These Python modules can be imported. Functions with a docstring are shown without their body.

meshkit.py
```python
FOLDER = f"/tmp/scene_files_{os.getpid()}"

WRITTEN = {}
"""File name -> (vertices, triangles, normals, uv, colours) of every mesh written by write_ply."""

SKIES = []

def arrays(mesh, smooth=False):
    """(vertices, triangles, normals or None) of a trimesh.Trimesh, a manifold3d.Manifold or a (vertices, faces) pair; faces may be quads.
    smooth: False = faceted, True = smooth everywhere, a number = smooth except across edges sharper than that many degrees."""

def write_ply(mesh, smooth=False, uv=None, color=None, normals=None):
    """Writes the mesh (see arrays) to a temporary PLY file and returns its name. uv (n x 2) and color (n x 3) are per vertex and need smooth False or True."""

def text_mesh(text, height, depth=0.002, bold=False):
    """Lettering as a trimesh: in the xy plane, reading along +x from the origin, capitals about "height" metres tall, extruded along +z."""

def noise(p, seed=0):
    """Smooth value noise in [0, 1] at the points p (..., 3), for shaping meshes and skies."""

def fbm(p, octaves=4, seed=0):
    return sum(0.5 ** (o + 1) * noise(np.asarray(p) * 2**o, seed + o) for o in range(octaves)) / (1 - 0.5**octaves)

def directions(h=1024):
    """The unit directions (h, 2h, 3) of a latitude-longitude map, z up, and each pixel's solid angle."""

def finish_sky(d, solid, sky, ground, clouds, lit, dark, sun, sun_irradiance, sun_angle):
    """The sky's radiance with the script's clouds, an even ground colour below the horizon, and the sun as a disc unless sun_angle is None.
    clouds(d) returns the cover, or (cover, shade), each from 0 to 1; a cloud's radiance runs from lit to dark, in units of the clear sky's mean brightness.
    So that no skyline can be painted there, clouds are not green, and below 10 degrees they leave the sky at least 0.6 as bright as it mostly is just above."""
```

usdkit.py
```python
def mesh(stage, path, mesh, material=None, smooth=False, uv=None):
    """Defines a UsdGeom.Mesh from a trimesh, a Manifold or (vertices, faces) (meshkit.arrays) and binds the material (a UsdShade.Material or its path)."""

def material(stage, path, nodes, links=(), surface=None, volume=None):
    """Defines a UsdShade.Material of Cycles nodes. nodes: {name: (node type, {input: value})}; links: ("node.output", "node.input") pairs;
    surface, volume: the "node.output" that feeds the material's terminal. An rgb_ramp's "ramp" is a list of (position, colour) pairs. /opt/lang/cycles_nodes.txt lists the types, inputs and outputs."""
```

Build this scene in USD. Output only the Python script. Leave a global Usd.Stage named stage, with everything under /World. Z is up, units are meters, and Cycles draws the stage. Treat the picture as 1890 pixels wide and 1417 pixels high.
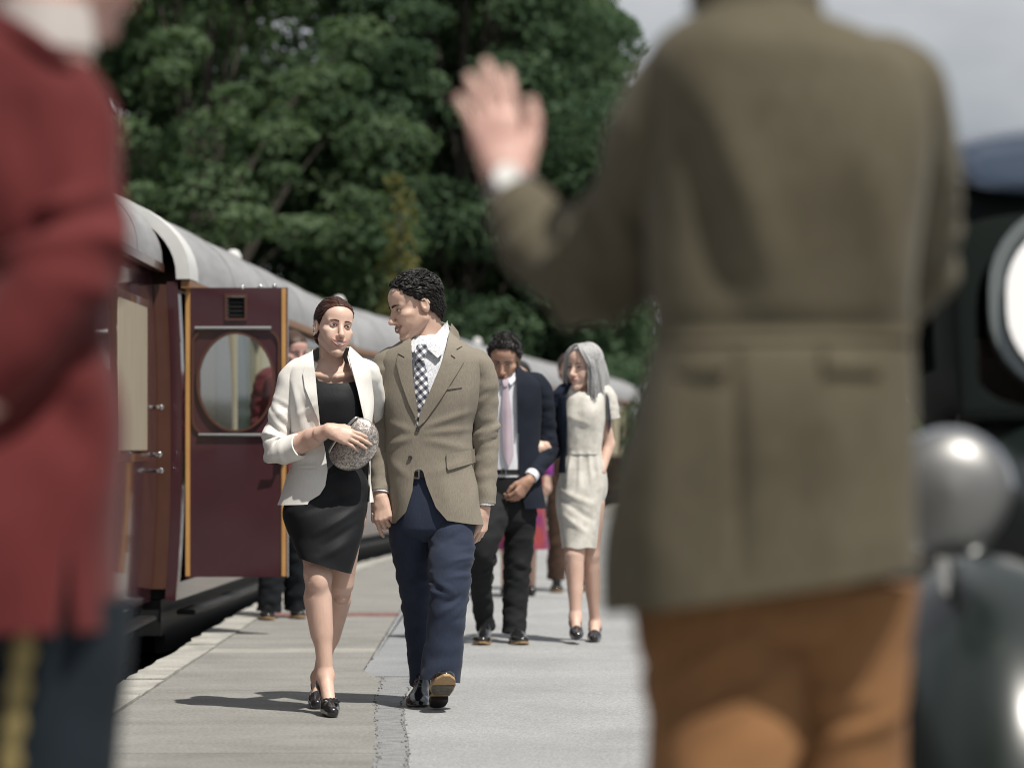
"""A heritage railway platform on a bright day: two couples walk towards the camera past a maroon train."""
import math, random
import numpy as np
import trimesh
import manifold3d as m3
import shapely
from shapely.geometry import Polygon
from scipy.interpolate import PchipInterpolator, CubicSpline
from pxr import Usd, UsdGeom, UsdLux, UsdShade, Gf, Sdf
import usdkit, meshkit

PI = math.pi
stage = Usd.Stage.CreateInMemory()
UsdGeom.SetStageUpAxis(stage, UsdGeom.Tokens.z)
UsdGeom.SetStageMetersPerUnit(stage, 1.0)
UsdGeom.Xform.Define(stage, '/World')
UsdGeom.Scope.Define(stage, '/World/Looks')

# ------------------------------------------------------------------ camera, sky, sun
FPX, CX, CY, CAMH = 5600.0, 945.0, 828.0, 1.05     # focal length in photograph pixels, principal column, horizon row, eye height
cam = UsdGeom.Camera.Define(stage, '/World/camera')
cam.AddTranslateOp().Set(Gf.Vec3d(0, 0, CAMH))
cam.AddRotateXOp().Set(90.0)
cam.CreateHorizontalApertureAttr(36.0)
cam.CreateVerticalApertureAttr(36.0 * 767 / 1024)
cam.CreateFocalLengthAttr(36.0 * FPX / 1890)
cam.CreateVerticalApertureOffsetAttr(36.0 * (CY - 708.5) / 1890)
cam.CreateFStopAttr(2.6)
cam.CreateFocusDistanceAttr(12.2)
cam.CreateClippingRangeAttr(Gf.Vec2f(0.1, 2000))
cam.CreateExposureAttr(0.2)

SUN_EL, SUN_AZ = math.radians(61.5), math.radians(139.0)   # azimuth clockwise from +y (the viewing direction)
sund = np.array([math.sin(SUN_AZ) * math.cos(SUN_EL), math.cos(SUN_AZ) * math.cos(SUN_EL), math.sin(SUN_EL)])
sun = UsdLux.DistantLight.Define(stage, '/World/sun')
sun.CreateIntensityAttr(1.25)
sun.CreateAngleAttr(0.53)
sun.CreateNormalizeAttr(True)
sun.CreateColorAttr(Gf.Vec3f(1.0, 0.95, 0.87))
_zc, _xc = Gf.Vec3d(*map(float, sund)), None
_R = Gf.Rotation(Gf.Vec3d(0, 0, 1), _zc)
sun.AddTransformOp().Set(Gf.Matrix4d().SetRotate(_R))
sky = UsdLux.DomeLight.Define(stage, '/World/sky')
_skym = usdkit.material(stage, '/World/Looks/sky', {
    'sky': ('sky_texture', {'sky_type': 'single_scattering', 'sun_disc': False, 'sun_elevation': SUN_EL, 'sun_rotation': SUN_AZ, 'air_density': 1.0, 'aerosol_density': 2.0}),
    'tc': ('texture_coordinate', {}),
    'mp': ('mapping', {'scale': (1.0, 1.0, 2.6)}),
    'n1': ('noise_texture', {'scale': 2.2, 'detail': 6.0, 'roughness': 0.55}),
    'cov': ('rgb_ramp', {'ramp': [(0.30, (0.25, 0.25, 0.25)), (0.52, (1, 1, 1))]}),
    'n2': ('noise_texture', {'scale': 4.5, 'detail': 4.0}),
    'cl': ('rgb_ramp', {'ramp': [(0.32, (5.6, 6.0, 6.7)), (0.68, (11.0, 11.2, 11.4))]}),
    'mx': ('mix_color', {'use_clamp': False}),
    'bg': ('background_shader', {'strength': 0.052})},
    [('tc.generated', 'mp.vector'), ('mp.vector', 'n1.vector'), ('mp.vector', 'n2.vector'), ('n1.fac', 'cov.fac'), ('n2.fac', 'cl.fac'),
     ('cov.color', 'mx.fac'), ('sky.color', 'mx.a'), ('cl.color', 'mx.b'), ('mx.result', 'bg.color')], surface='bg.background')
UsdShade.MaterialBindingAPI.Apply(sky.GetPrim()).Bind(_skym)
sky.GetPrim().SetCustomDataByKey('kind', 'structure')

# ------------------------------------------------------------------ scene helpers
used = {}
def numbered(parent, name):
    k = used.get((parent, name), 0)
    used[(parent, name)] = k + 1
    return f'{parent}/{name}' + (f'_{k:03d}' if k else '')
def tag(prim, label=None, cat=None, group=None, kind=None):
    for k, v in (('label', label), ('category', cat), ('group', group), ('kind', kind)):
        if v:
            prim.SetCustomDataByKey(k, v)
    return prim
def thing(name, label, cat, loc=(0, 0, 0), rotz=0.0, group=None, kind=None):
    x = UsdGeom.Xform.Define(stage, numbered('/World', name))
    x.AddTranslateOp().Set(Gf.Vec3d(*map(float, loc)))
    x.AddRotateZOp().Set(float(rotz))
    return tag(x.GetPrim(), label, cat, group, kind)
def part(name, mesh, mat, parent=None, smooth=40, label=None):
    p = numbered('/World' if parent is None else str(parent.GetPath()), name)
    g = usdkit.mesh(stage, p, mesh, mat, smooth=smooth).GetPrim()
    if label:
        g.SetCustomDataByKey('label', label)
    return g
def struct(name, mesh, mat, kind='structure', smooth=False, label=None, cat=None):
    return tag(part(name, mesh, mat, None, smooth), label, cat, kind=kind)
def copy_of(src, loc, rotz, label, group=None, scale=1.0):
    base = src.GetName().rstrip('0123456789').rstrip('_')
    x = UsdGeom.Xform.Define(stage, numbered('/World', base))
    x.AddTranslateOp().Set(Gf.Vec3d(*map(float, loc)))
    x.AddRotateZOp().Set(float(rotz))
    if np.ndim(scale) or scale != 1.0:
        x.AddScaleOp().Set(Gf.Vec3f(*np.broadcast_to(np.asarray(scale, float), 3).tolist()))
    p = x.GetPrim()
    p.GetReferences().AddInternalReference(src.GetPath())
    p.SetInstanceable(True)
    return tag(p, label, src.GetCustomDataByKey('category'), group)

def V(*a):
    return np.array(a, float)
def unit(v):
    v = np.asarray(v, float)
    return v / (np.linalg.norm(v) + 1e-12)
def cat(*ms):
    ms = [m for m in ms if m is not None]
    ms = [trimesh.Trimesh(*meshkit.arrays(m)[:2], process=False) if not isinstance(m, trimesh.Trimesh) else m for m in ms]
    return trimesh.util.concatenate(ms)
def move(m, t=(0, 0, 0), rz=0.0, rx=0.0, ry=0.0, s=1.0):
    m = m.copy()
    v = np.array(m.vertices) * s
    for ax, a in ((0, rx), (1, ry), (2, rz)):
        if a:
            c, q = math.cos(a), math.sin(a)
            i, j = [(1, 2), (2, 0), (0, 1)][ax]
            v[:, i], v[:, j] = c * v[:, i] - q * v[:, j], q * v[:, i] + c * v[:, j]
    m.vertices = v + np.asarray(t, float)
    return m
def box(c, s, bev=0.0):
    if bev <= 0:
        return trimesh.creation.box(extents=s, transform=trimesh.transformations.translation_matrix(c))
    h = np.asarray(s, float) / 2
    pts = []
    for sx in (-1, 1):
        for sy in (-1, 1):
            for sz in (-1, 1):
                for k in range(3):
                    q = h - bev
                    q[k] = h[k]
                    pts.append(np.asarray(c) + q * (sx, sy, sz))
    return trimesh.convex.convex_hull(np.array(pts))
def frames(P, up=(0, -1, 0)):
    """Tangent, side and front at each point of a path; front starts near up and is carried along."""
    P = np.asarray(P, float)
    T = np.gradient(P, axis=0)
    T /= np.linalg.norm(T, axis=1, keepdims=True) + 1e-12
    F = np.zeros_like(P)
    f = np.asarray(up, float)
    for i, t in enumerate(T):
        f = unit(f - t * (f @ t))
        F[i] = f
    S = np.cross(F, T)
    return T, S, F
def grid_faces(nr, nc):
    i, j = np.meshgrid(np.arange(nr - 1), np.arange(nc), indexing='ij')
    a, b = i * nc + j, i * nc + (j + 1) % nc
    return np.stack([a, b, b + nc, a + nc], -1).reshape(-1, 4)
def loft(R, cap=True):
    """Closed rings (nr, nc, 3) to a solid, capped with a fan at each end."""
    R = np.asarray(R, float)
    nr, nc = R.shape[:2]
    q = grid_faces(nr, nc)
    f = [q[:, [0, 1, 2]], q[:, [0, 2, 3]]]
    v = R.reshape(-1, 3)
    if cap:
        v = np.vstack([v, R[0].mean(0), R[-1].mean(0)])
        j = np.arange(nc)
        k = (j + 1) % nc
        f += [np.stack([k, j, np.full(nc, nr * nc)], 1), np.stack([(nr - 1) * nc + j, (nr - 1) * nc + k, np.full(nc, nr * nc + 1)], 1)]
    m = trimesh.Trimesh(v, np.vstack(f), process=False)
    if m.volume < 0:
        m.invert()
    return m
def tube(P, r, n=8, cap=True, up=(0.13, -1, 0.07), rr=None):
    P = np.asarray(P, float)
    T, S, F = frames(P, up)
    r = np.broadcast_to(np.asarray(r, float), (len(P),))
    r2 = r if rr is None else np.broadcast_to(np.asarray(rr, float), (len(P),))
    a = np.linspace(0, 2 * PI, n, endpoint=False)
    R = P[:, None] + (r[:, None] * np.cos(a))[..., None] * S[:, None] + (r2[:, None] * np.sin(a))[..., None] * F[:, None]
    return loft(R, cap)
def spline(P, n):
    P = np.asarray(P, float)
    t = np.r_[0, np.cumsum(np.linalg.norm(np.diff(P, axis=0), axis=1))]
    t /= t[-1]
    return np.stack([PchipInterpolator(t, P[:, k])(np.linspace(0, 1, n)) for k in range(P.shape[1])], 1)
def smoothpath(P, n, it=3):
    """Polyline resampled with rounded corners (Chaikin)."""
    P = np.asarray(P, float)
    for _ in range(it):
        Q = np.empty((2 * len(P), P.shape[1]))
        Q[0], Q[-1] = P[0], P[-1]
        Q[1:-1:2] = 0.75 * P[:-1] + 0.25 * P[1:]
        Q[2:-1:2] = 0.25 * P[:-1] + 0.75 * P[1:]
        P = Q
    t = np.r_[0, np.cumsum(np.linalg.norm(np.diff(P, axis=0), axis=1))]
    x = np.linspace(0, t[-1], n)
    return np.stack([np.interp(x, t, P[:, k]) for k in range(P.shape[1])], 1)
def extrude(poly, h):
    return trimesh.util.concatenate([trimesh.creation.extrude_polygon(g, h, engine='earcut') for g in getattr(poly, 'geoms', [poly])])
def lathe(prof, n=32):
    """(radius, height) profile turned about z."""
    p = np.asarray(prof, float)
    a = np.linspace(0, 2 * PI, n, endpoint=False)
    R = np.stack([np.maximum(p[:, :1], 1e-5) * np.cos(a), np.maximum(p[:, :1], 1e-5) * np.sin(a), np.repeat(p[:, 1:], n, 1)], -1)
    return loft(R)
def align(m, a, b=None):
    """Turns the mesh's z axis to direction a."""
    z = unit(a)
    x = unit(np.cross((0, 1, 0) if abs(z[1]) < 0.9 else (1, 0, 0), z))
    y = np.cross(z, x)
    m = m.copy()
    m.vertices = np.array(m.vertices) @ np.stack([x, y, z])
    return m
def man(m):
    v, f, _ = meshkit.arrays(m)
    g = m3.Mesh(vert_properties=np.asarray(v, np.float32), tri_verts=np.asarray(f, np.uint32))
    g.merge()
    return m3.Manifold(g)
def tri(m):
    g = m.to_mesh()
    return trimesh.Trimesh(g.vert_properties[:, :3], g.tri_verts, process=False)
def union(ms):
    out = None
    for m in ms:
        k = man(m)
        if k.status() != m3.Error.NoError or k.is_empty():
            print('union: not manifold', k.status(), len(m.faces))
            continue
        out = k if out is None else out + k
    return tri(out)
def minus(a, *bs):
    k = man(a)
    if k.status() != m3.Error.NoError:
        print('minus: not manifold', k.status())
    for b in bs:
        k = k - man(b)
    return tri(k)

# ------------------------------------------------------------------ implicit shapes and their mesh
def rc(a, b, r1, r2=None):
    a, b, r2 = np.asarray(a, np.float32), np.asarray(b, np.float32), r1 if r2 is None else r2
    ab = b - a
    L = max(float(ab @ ab), 1e-12)
    def f(P):
        t = np.clip((P - a) @ ab / L, 0, 1)
        return np.linalg.norm(P - a - t[:, None] * ab, axis=1) - (r1 + (r2 - r1) * t)
    return f
def el(c, r, rot=None):
    c, r = np.asarray(c, np.float32), np.asarray(r, np.float32)
    rot = None if rot is None else np.asarray(rot, np.float32)
    def f(P):
        q = P - c
        if rot is not None:
            q = q @ rot
        k0 = np.linalg.norm(q / r, axis=1)
        k1 = np.linalg.norm(q / (r * r), axis=1)
        return k0 * (k0 - 1) / np.maximum(k1, 1e-6)
    return f
def plane(n, d):
    n = np.asarray(unit(n), np.float32)
    return lambda P: P @ n - d
def smin(a, b, k):
    h = np.maximum(k - np.abs(a - b), 0) / k
    return np.minimum(a, b) - h * h * k * 0.25
class Sd:
    def __init__(self):
        self.ops = []
    def add(self, f, k=0.01):
        self.ops.append((0, f, k)); return self
    def sub(self, f, k=0.005):
        self.ops.append((1, f, k)); return self
    def cut(self, f, k=0.004):
        self.ops.append((2, f, k)); return self
    def __call__(self, P):
        P = np.asarray(P, np.float32)
        d = None
        for op, f, k in self.ops:
            e = f(P)
            if d is None:
                d = e
            elif op == 0:
                d = smin(d, e, k)
            elif op == 1:
                d = -smin(-d, e, k)
            else:
                d = -smin(-d, -e, k)
        return d
_T6 = np.array([[0, 1, 3, 7], [0, 3, 2, 7], [0, 2, 6, 7], [0, 6, 4, 7], [0, 4, 5, 7], [0, 5, 1, 7]])
def sdmesh(sd, lo, hi, res):
    lo, hi = np.asarray(lo, float), np.asarray(hi, float)
    B = 4
    nb = np.ceil((hi - lo) / (res * B)).astype(int) + 1
    n = nb * B
    g = [lo[k] + res * (np.arange(nb[k]) * B + (B - 1) / 2) for k in range(3)]
    C = np.stack(np.meshgrid(*g, indexing='ij'), -1).reshape(-1, 3)
    dc = sd(C)
    act = np.abs(dc) < res * B * 1.9
    full = np.repeat(np.repeat(np.repeat(dc.reshape(nb), B, 0), B, 1), B, 2).astype(np.float32)
    ai = np.argwhere(act.reshape(nb)) * B
    off = np.stack(np.meshgrid(*[np.arange(B)] * 3, indexing='ij'), -1).reshape(-1, 3)
    idx = (ai[:, None] + off[None]).reshape(-1, 3)
    vals = np.concatenate([sd(lo + res * part_) for part_ in np.array_split(idx, max(1, len(idx) // 400000))])
    full[idx[:, 0], idx[:, 1], idx[:, 2]] = vals
    full[0], full[-1], full[:, 0], full[:, -1], full[:, :, 0], full[:, :, -1] = [1.0] * 6
    full[full == 0] = 1e-7
    ins = full < 0
    cnt = np.zeros(n - 1, np.int8)
    for a in (0, 1):
        for b in (0, 1):
            for c in (0, 1):
                cnt += ins[a:n[0] - 1 + a, b:n[1] - 1 + b, c:n[2] - 1 + c]
    cub = np.argwhere((cnt > 0) & (cnt < 8))
    st = np.array([n[1] * n[2], n[2], 1])
    corner = np.array([[a, b, c] for a in (0, 1) for b in (0, 1) for c in (0, 1)])
    ids = (cub @ st)[:, None] + (corner @ st)[None]
    tets = ids[:, _T6].reshape(-1, 4)
    fl = full.reshape(-1)
    s = fl[tets] < 0
    k = s.sum(1)
    keep = (k > 0) & (k < 4)
    tets, s, k = tets[keep], s[keep], k[keep]
    order = np.argsort(~s, axis=1, kind='stable')
    tt = np.take_along_axis(tets, order, 1)
    e = []
    o1 = tt[k == 1]
    e.append(np.stack([o1[:, [0, 1]], o1[:, [0, 2]], o1[:, [0, 3]]], 1))
    o3 = tt[k == 3]
    e.append(np.stack([o3[:, [0, 3]], o3[:, [1, 3]], o3[:, [2, 3]]], 1))
    o2 = tt[k == 2]
    A, Bq, C2, D = o2[:, [0, 2]], o2[:, [0, 3]], o2[:, [1, 3]], o2[:, [1, 2]]
    e += [np.stack([A, Bq, C2], 1), np.stack([A, C2, D], 1)]
    inside = np.concatenate([o1[:, 0], o3[:, 0], o2[:, 0], o2[:, 0]])
    E = np.sort(np.concatenate(e), axis=2)
    key = E[..., 0].astype(np.int64) * (int(n.prod()) + 1) + E[..., 1]
    u, inv = np.unique(key.reshape(-1), return_inverse=True)
    a, b = u // (int(n.prod()) + 1), u % (int(n.prod()) + 1)
    fa, fb = fl[a], fl[b]
    t = np.clip(fa / (fa - fb), 0.03, 0.97)[:, None]
    P = lambda i: lo + res * np.stack(np.unravel_index(i, n), 1)
    v = P(a) * (1 - t) + P(b) * t
    f = inv.reshape(-1, 3)
    nrm = np.cross(v[f[:, 1]] - v[f[:, 0]], v[f[:, 2]] - v[f[:, 0]])
    flip = np.einsum('ij,ij->i', nrm, P(inside) - v[f[:, 0]]) > 0
    f[flip] = f[flip][:, ::-1]
    return trimesh.Trimesh(v, f, process=False)
def reduce(m, tol):
    k = man(m)
    if k.status() != m3.Error.NoError:
        return m
    return tri(k.simplify(tol))

# ------------------------------------------------------------------ materials
LOOK = '/World/Looks/'
def lin(*c):
    c = np.asarray(c, float) / 255
    return tuple(np.where(c < 0.04045, c / 12.92, ((c + 0.055) / 1.055) ** 2.4))
def pmat(name, col, rough=0.6, col2=None, scale=8.0, detail=3.0, stretch=(1, 1, 1), bump=0.0, bscale=60.0, bstretch=(1, 1, 1), bdist=0.01, lo=0.35, hi=0.65, fine=None, obj=False, **kw):
    """Principled material: two colours mixed by noise, a finer noise for grain, and a bump."""
    N = {'p': ('principled_bsdf', {'base_color': col, 'roughness': rough, **kw}), 'g': ('geometry', {})}
    L = []
    src = 'g.position'
    if obj:
        N['tc'] = ('texture_coordinate', {})
        src = 'tc.object'
    if col2 is not None:
        N['m1'] = ('mapping', {'scale': stretch})
        N['n1'] = ('noise_texture', {'scale': scale, 'detail': detail, 'roughness': 0.55})
        N['r1'] = ('rgb_ramp', {'ramp': [(lo, col), (hi, col2)]})
        L += [(src, 'm1.vector'), ('m1.vector', 'n1.vector'), ('n1.fac', 'r1.fac')]
        out = 'r1.color'
        if fine:
            sc, amt, fst = fine
            N['m3'] = ('mapping', {'scale': fst})
            N['n3'] = ('noise_texture', {'scale': sc, 'detail': 2.0})
            N['r3'] = ('rgb_ramp', {'ramp': [(0.3, (1 - amt,) * 3), (0.7, (1 + amt,) * 3)]})
            N['mu'] = ('mix_color', {'blend_type': 'multiply', 'fac': 1.0, 'use_clamp': False})
            L += [(src, 'm3.vector'), ('m3.vector', 'n3.vector'), ('n3.fac', 'r3.fac'), (out, 'mu.a'), ('r3.color', 'mu.b')]
            out = 'mu.result'
        L.append((out, 'p.base_color'))
    if bump:
        N['m2'] = ('mapping', {'scale': bstretch})
        N['n2'] = ('noise_texture', {'scale': bscale, 'detail': 3.0})
        N['b'] = ('bump', {'strength': bump, 'distance': bdist})
        L += [(src, 'm2.vector'), ('m2.vector', 'n2.vector'), ('n2.fac', 'b.height'), ('b.normal', 'p.normal')]
    return usdkit.material(stage, LOOK + name, N, L, surface='p.BSDF')
def glass_pane(name, tint=(0.75, 0.8, 0.8), rough=0.02, ior=1.6):
    return usdkit.material(stage, LOOK + name, {
        't': ('transparent_bsdf', {'color': tint}), 'g': ('glossy_bsdf', {'color': (1, 1, 1), 'roughness': rough}), 'f': ('fresnel', {'IOR': ior}), 'm': ('mix_closure', {})},
        [('f.fac', 'm.fac'), ('t.BSDF', 'm.closure1'), ('g.BSDF', 'm.closure2')], surface='m.closure')
M_chrome = pmat('chrome', (0.72, 0.73, 0.74), 0.12, metallic=1.0)
M_steel = pmat('worn_steel', (0.42, 0.42, 0.42), 0.3, metallic=1.0)
# ------------------------------------------------------------------ ground, platform
rng = np.random.default_rng(11)
EDGE = PchipInterpolator([0, 8, 18.5, 26.5, 32, 40, 57, 80, 110], [-1.74, -1.74, -1.74, -1.47, -0.95, 0.0, 2.1, 5.4, 10.0])
M_earth = pmat('earth', (0.05, 0.05, 0.035), 0.95, (0.09, 0.085, 0.06), 1.5, 5)
M_ballast = pmat('ballast', (0.05, 0.047, 0.042), 0.95, (0.11, 0.10, 0.09), 14, 4, bump=0.8, bscale=18, bdist=0.04)
M_conc = pmat('platform_concrete', (0.172, 0.170, 0.158), 0.9, (0.226, 0.223, 0.208), 2.2, 6, (0.8, 1.5, 1), bump=0.35, bscale=90, bdist=0.004, fine=(70, 0.22, (1, 1, 1)))
M_conc2 = pmat('platform_concrete_dark', (0.158, 0.155, 0.143), 0.9, (0.208, 0.204, 0.189), 2.0, 6, (0.8, 1.5, 1), bump=0.35, bscale=90, bdist=0.004, fine=(70, 0.22, (1, 1, 1)))
M_conc3 = pmat('pale_concrete', (0.24, 0.234, 0.21), 0.9, (0.30, 0.294, 0.265), 5, 5, fine=(60, 0.15, (1, 1, 1)))
M_pave = pmat('pavement_tarmac', (0.232, 0.238, 0.240), 0.9, (0.292, 0.298, 0.300), 1.1, 7, bump=0.4, bscale=160, bdist=0.003, fine=(110, 0.3, (1, 1, 1)))
M_patch = pmat('patch_tarmac', (0.186, 0.194, 0.203), 0.88, (0.236, 0.244, 0.254), 1.8, 6, bump=0.4, bscale=140, bdist=0.004, fine=(100, 0.25, (1, 1, 1)))
M_strip = pmat('trench_asphalt', (0.160, 0.166, 0.169), 0.88, (0.235, 0.24, 0.244), 16, 6, bump=0.7, bscale=110, bdist=0.006, fine=(150, 0.35, (1, 1, 1)))
M_coping = pmat('coping_stone', (0.22, 0.215, 0.195), 0.85, (0.36, 0.354, 0.325), 4.0, 6, lo=0.3, hi=0.62, bump=0.5, bscale=50, bdist=0.006, fine=(80, 0.2, (1, 1, 1)))
M_redpaint = pmat('red_line_paint', (0.13, 0.05, 0.045), 0.8, (0.19, 0.11, 0.1), 14, 5)
M_wallp = pmat('platform_base', (0.12, 0.118, 0.112), 0.9, (0.16, 0.156, 0.148), 12, 4)
M_stone = pmat('grit_stone', (0.07, 0.07, 0.072), 0.9, (0.28, 0.27, 0.26), 60, 2)

struct('ground', trimesh.Trimesh(V([-900, -200, -0.95], [900, -200, -0.95], [900, 1500, -0.95], [-900, 1500, -0.95]), [[0, 1, 2], [0, 2, 3]]), M_earth)
dd = np.linspace(-3, 105, 190)
tb = np.array([[EDGE(max(d, 0)) - 4.2, d] for d in dd] + [[EDGE(max(d, 0)) + 0.1, d] for d in dd[::-1]])
struct('track_bed', move(extrude(Polygon(tb), 0.12), (0, 0, -0.945)), M_ballast)
ep = np.array([[EDGE(max(d, 0)), d] for d in dd])
plat = struct('platform', move(extrude(Polygon(np.vstack([ep + (0.14, 0), [[14, dd[-1]], [14, dd[0]]]])), 0.93), (0, 0, -0.944)), M_wallp, label=None)
# concrete slabs along the platform edge, each its own piece
def band(d0, d1, xl, xr, z0, h, n=None, jit=0.0, seed=0):
    n = n or max(2, int((d1 - d0) / 0.5) + 1)
    r = np.random.default_rng(seed)
    t = np.linspace(d0, d1, n)
    L = [(xl(x) + r.normal(0, jit), x) for x in t]
    R = [(xr(x) + r.normal(0, jit), x) for x in t[::-1]]
    return move(extrude(Polygon(L + R), h), (0, 0, z0))
COP = 0.17
lcop = lambda d: float(EDGE(max(d, 0))) + COP + 0.004
def lright(d):
    return float(np.interp(d, [0, 10.3, 12.5, 13.95, 14.0, 20.2, 26, 40, 110], [-0.35, -0.46, -0.565, -0.60, -0.70, -0.725, -0.50, 0.75, 11.0]))
slabs = [-2, 1.5, 4.2, 7.3, 10.46, 13.2, 15.62, 15.95, 19.0, 19.42, 22.4, 26, 30, 34.5, 40, 47, 56, 68, 84, 104]
for i, (a, b) in enumerate(zip(slabs[:-1], slabs[1:])):
    m = M_conc3 if abs(a - 15.62) < .01 else M_redpaint if abs(a - 19.0) < .01 else (M_conc2 if i % 3 == 0 and a < 12 else M_conc)
    part('slab', band(a + 0.004, b - 0.004, lcop, lambda d: lright(d) - 0.004, -0.014, 0.016, seed=i), m, plat, smooth=False,
         label={15.62: 'pale concrete strip across the platform', 19.0: 'worn red line across the platform'}.get(a))
pav = struct('pavement', band(-2, 104, lambda d: float(np.interp(d, [0, 10.3, 12.5, 14.0, 14.02, 20.2, 21.5, 26, 40, 110], [-0.22, -0.345, -0.45, -0.44, -0.47, -0.40, -0.715, -0.49, 0.76, 11.01])),
             lambda d: 13.9, -0.013, 0.016, n=420, jit=.0028, seed=9), M_pave)
patch = struct('tarmac_patch', band(14.0, 21.4, lambda d: lright(d) + 0.004, lambda d: float(np.interp(d, [14, 20.2, 21.5], [-0.475, -0.405, -0.71])), -0.012, 0.0135, n=60, jit=0.003, seed=3), M_patch)
strip = struct('asphalt_strip', band(5, 13.97, lambda d: lright(d) - 0.014, lambda d: float(np.interp(d, [0, 10.3, 12.5, 14.0], [-0.210, -0.336, -0.440, -0.430])), -0.012, 0.0125, n=150, jit=0.0035, seed=4), M_strip)
# loose grit along the two edges of the strip
ico = trimesh.creation.icosphere(0)
gr = []
for k in range(260):
    d = rng.uniform(8.6, 14)
    x = (lright(d) + 0.004 if rng.random() < .55 else float(np.interp(d, [0, 10.3, 12.5, 14.0], [-0.225, -0.352, -0.455, -0.445]))) + rng.normal(0, 0.007)
    gr.append(move(ico, (x, d, 0.003), rz=rng.uniform(0, 6), s=rng.uniform(0.002, 0.0055) * rng.uniform(.6, 1.3, 3)))
tag(part('grit', cat(*gr), M_stone, None, False), 'loose grit along the edges of the asphalt strip', 'grit', kind='stuff')
d = -1.0
k = 0
while d < 75:
    L = 0.62 + 0.5 * rng.random()
    r = np.random.default_rng(k)
    jl = r.normal(0, .008, 9)
    t = np.linspace(d + 0.004, d + L - 0.004, 5)
    poly = Polygon([(float(EDGE(max(x, 0))) + jl[i], x) for i, x in enumerate(t)] + [(float(EDGE(max(x, 0))) + COP + r.normal(0, .002), x) for x in t[::-1]])
    part('coping_stone', move(extrude(poly, 0.12), (0, 0, -0.108 + r.uniform(-.003, .003))), M_coping, plat, smooth=False)
    d += L
    k += 1
# rails
M_rail = pmat('rail_steel', (0.12, 0.09, 0.07), 0.55, (0.2, 0.17, 0.15), 20, metallic=0.6)
for off in (-0.78, -2.22):
    R = np.array([[EDGE(max(x, 0)) + off, x, -0.78] for x in dd])
    prof = V([-.035, 0], [.035, 0], [.012, .03], [.012, .1], [.034, .11], [.034, .14], [-.034, .14], [-.034, .11], [-.012, .1], [-.012, .03])
    rings = R[:, None, :] + np.stack([np.broadcast_to(prof[:, 0], (len(R), 10)), np.zeros((len(R), 10)), np.broadcast_to(prof[:, 1], (len(R), 10))], -1)
    struct('rail', loft(rings), M_rail, smooth=30)

# ------------------------------------------------------------------ bank and trees behind the line
M_bank = pmat('bank_soil', (0.02, 0.028, 0.014), 0.95, (0.045, 0.055, 0.03), 0.8, 5)
gx, gy = np.meshgrid(np.linspace(-70, 70, 90), np.linspace(66, 150, 50), indexing='ij')
hz = -0.98 + 2.2 * np.clip((gy - 66) / 30, 0, 1) + (meshkit.fbm(np.stack([gx / 9, gy / 9, gx * 0], -1), 4, 3) - .5) * 1.6 * np.clip((gy - 66) / 8, 0, 1)
q = np.arange(90 * 50).reshape(90, 50)
bf = np.stack([q[:-1, :-1], q[1:, :-1], q[1:, 1:], q[:-1, 1:]], -1).reshape(-1, 4)
struct('bank', (np.stack([gx, gy, hz], -1).reshape(-1, 3), bf), M_bank, smooth=True)

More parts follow.
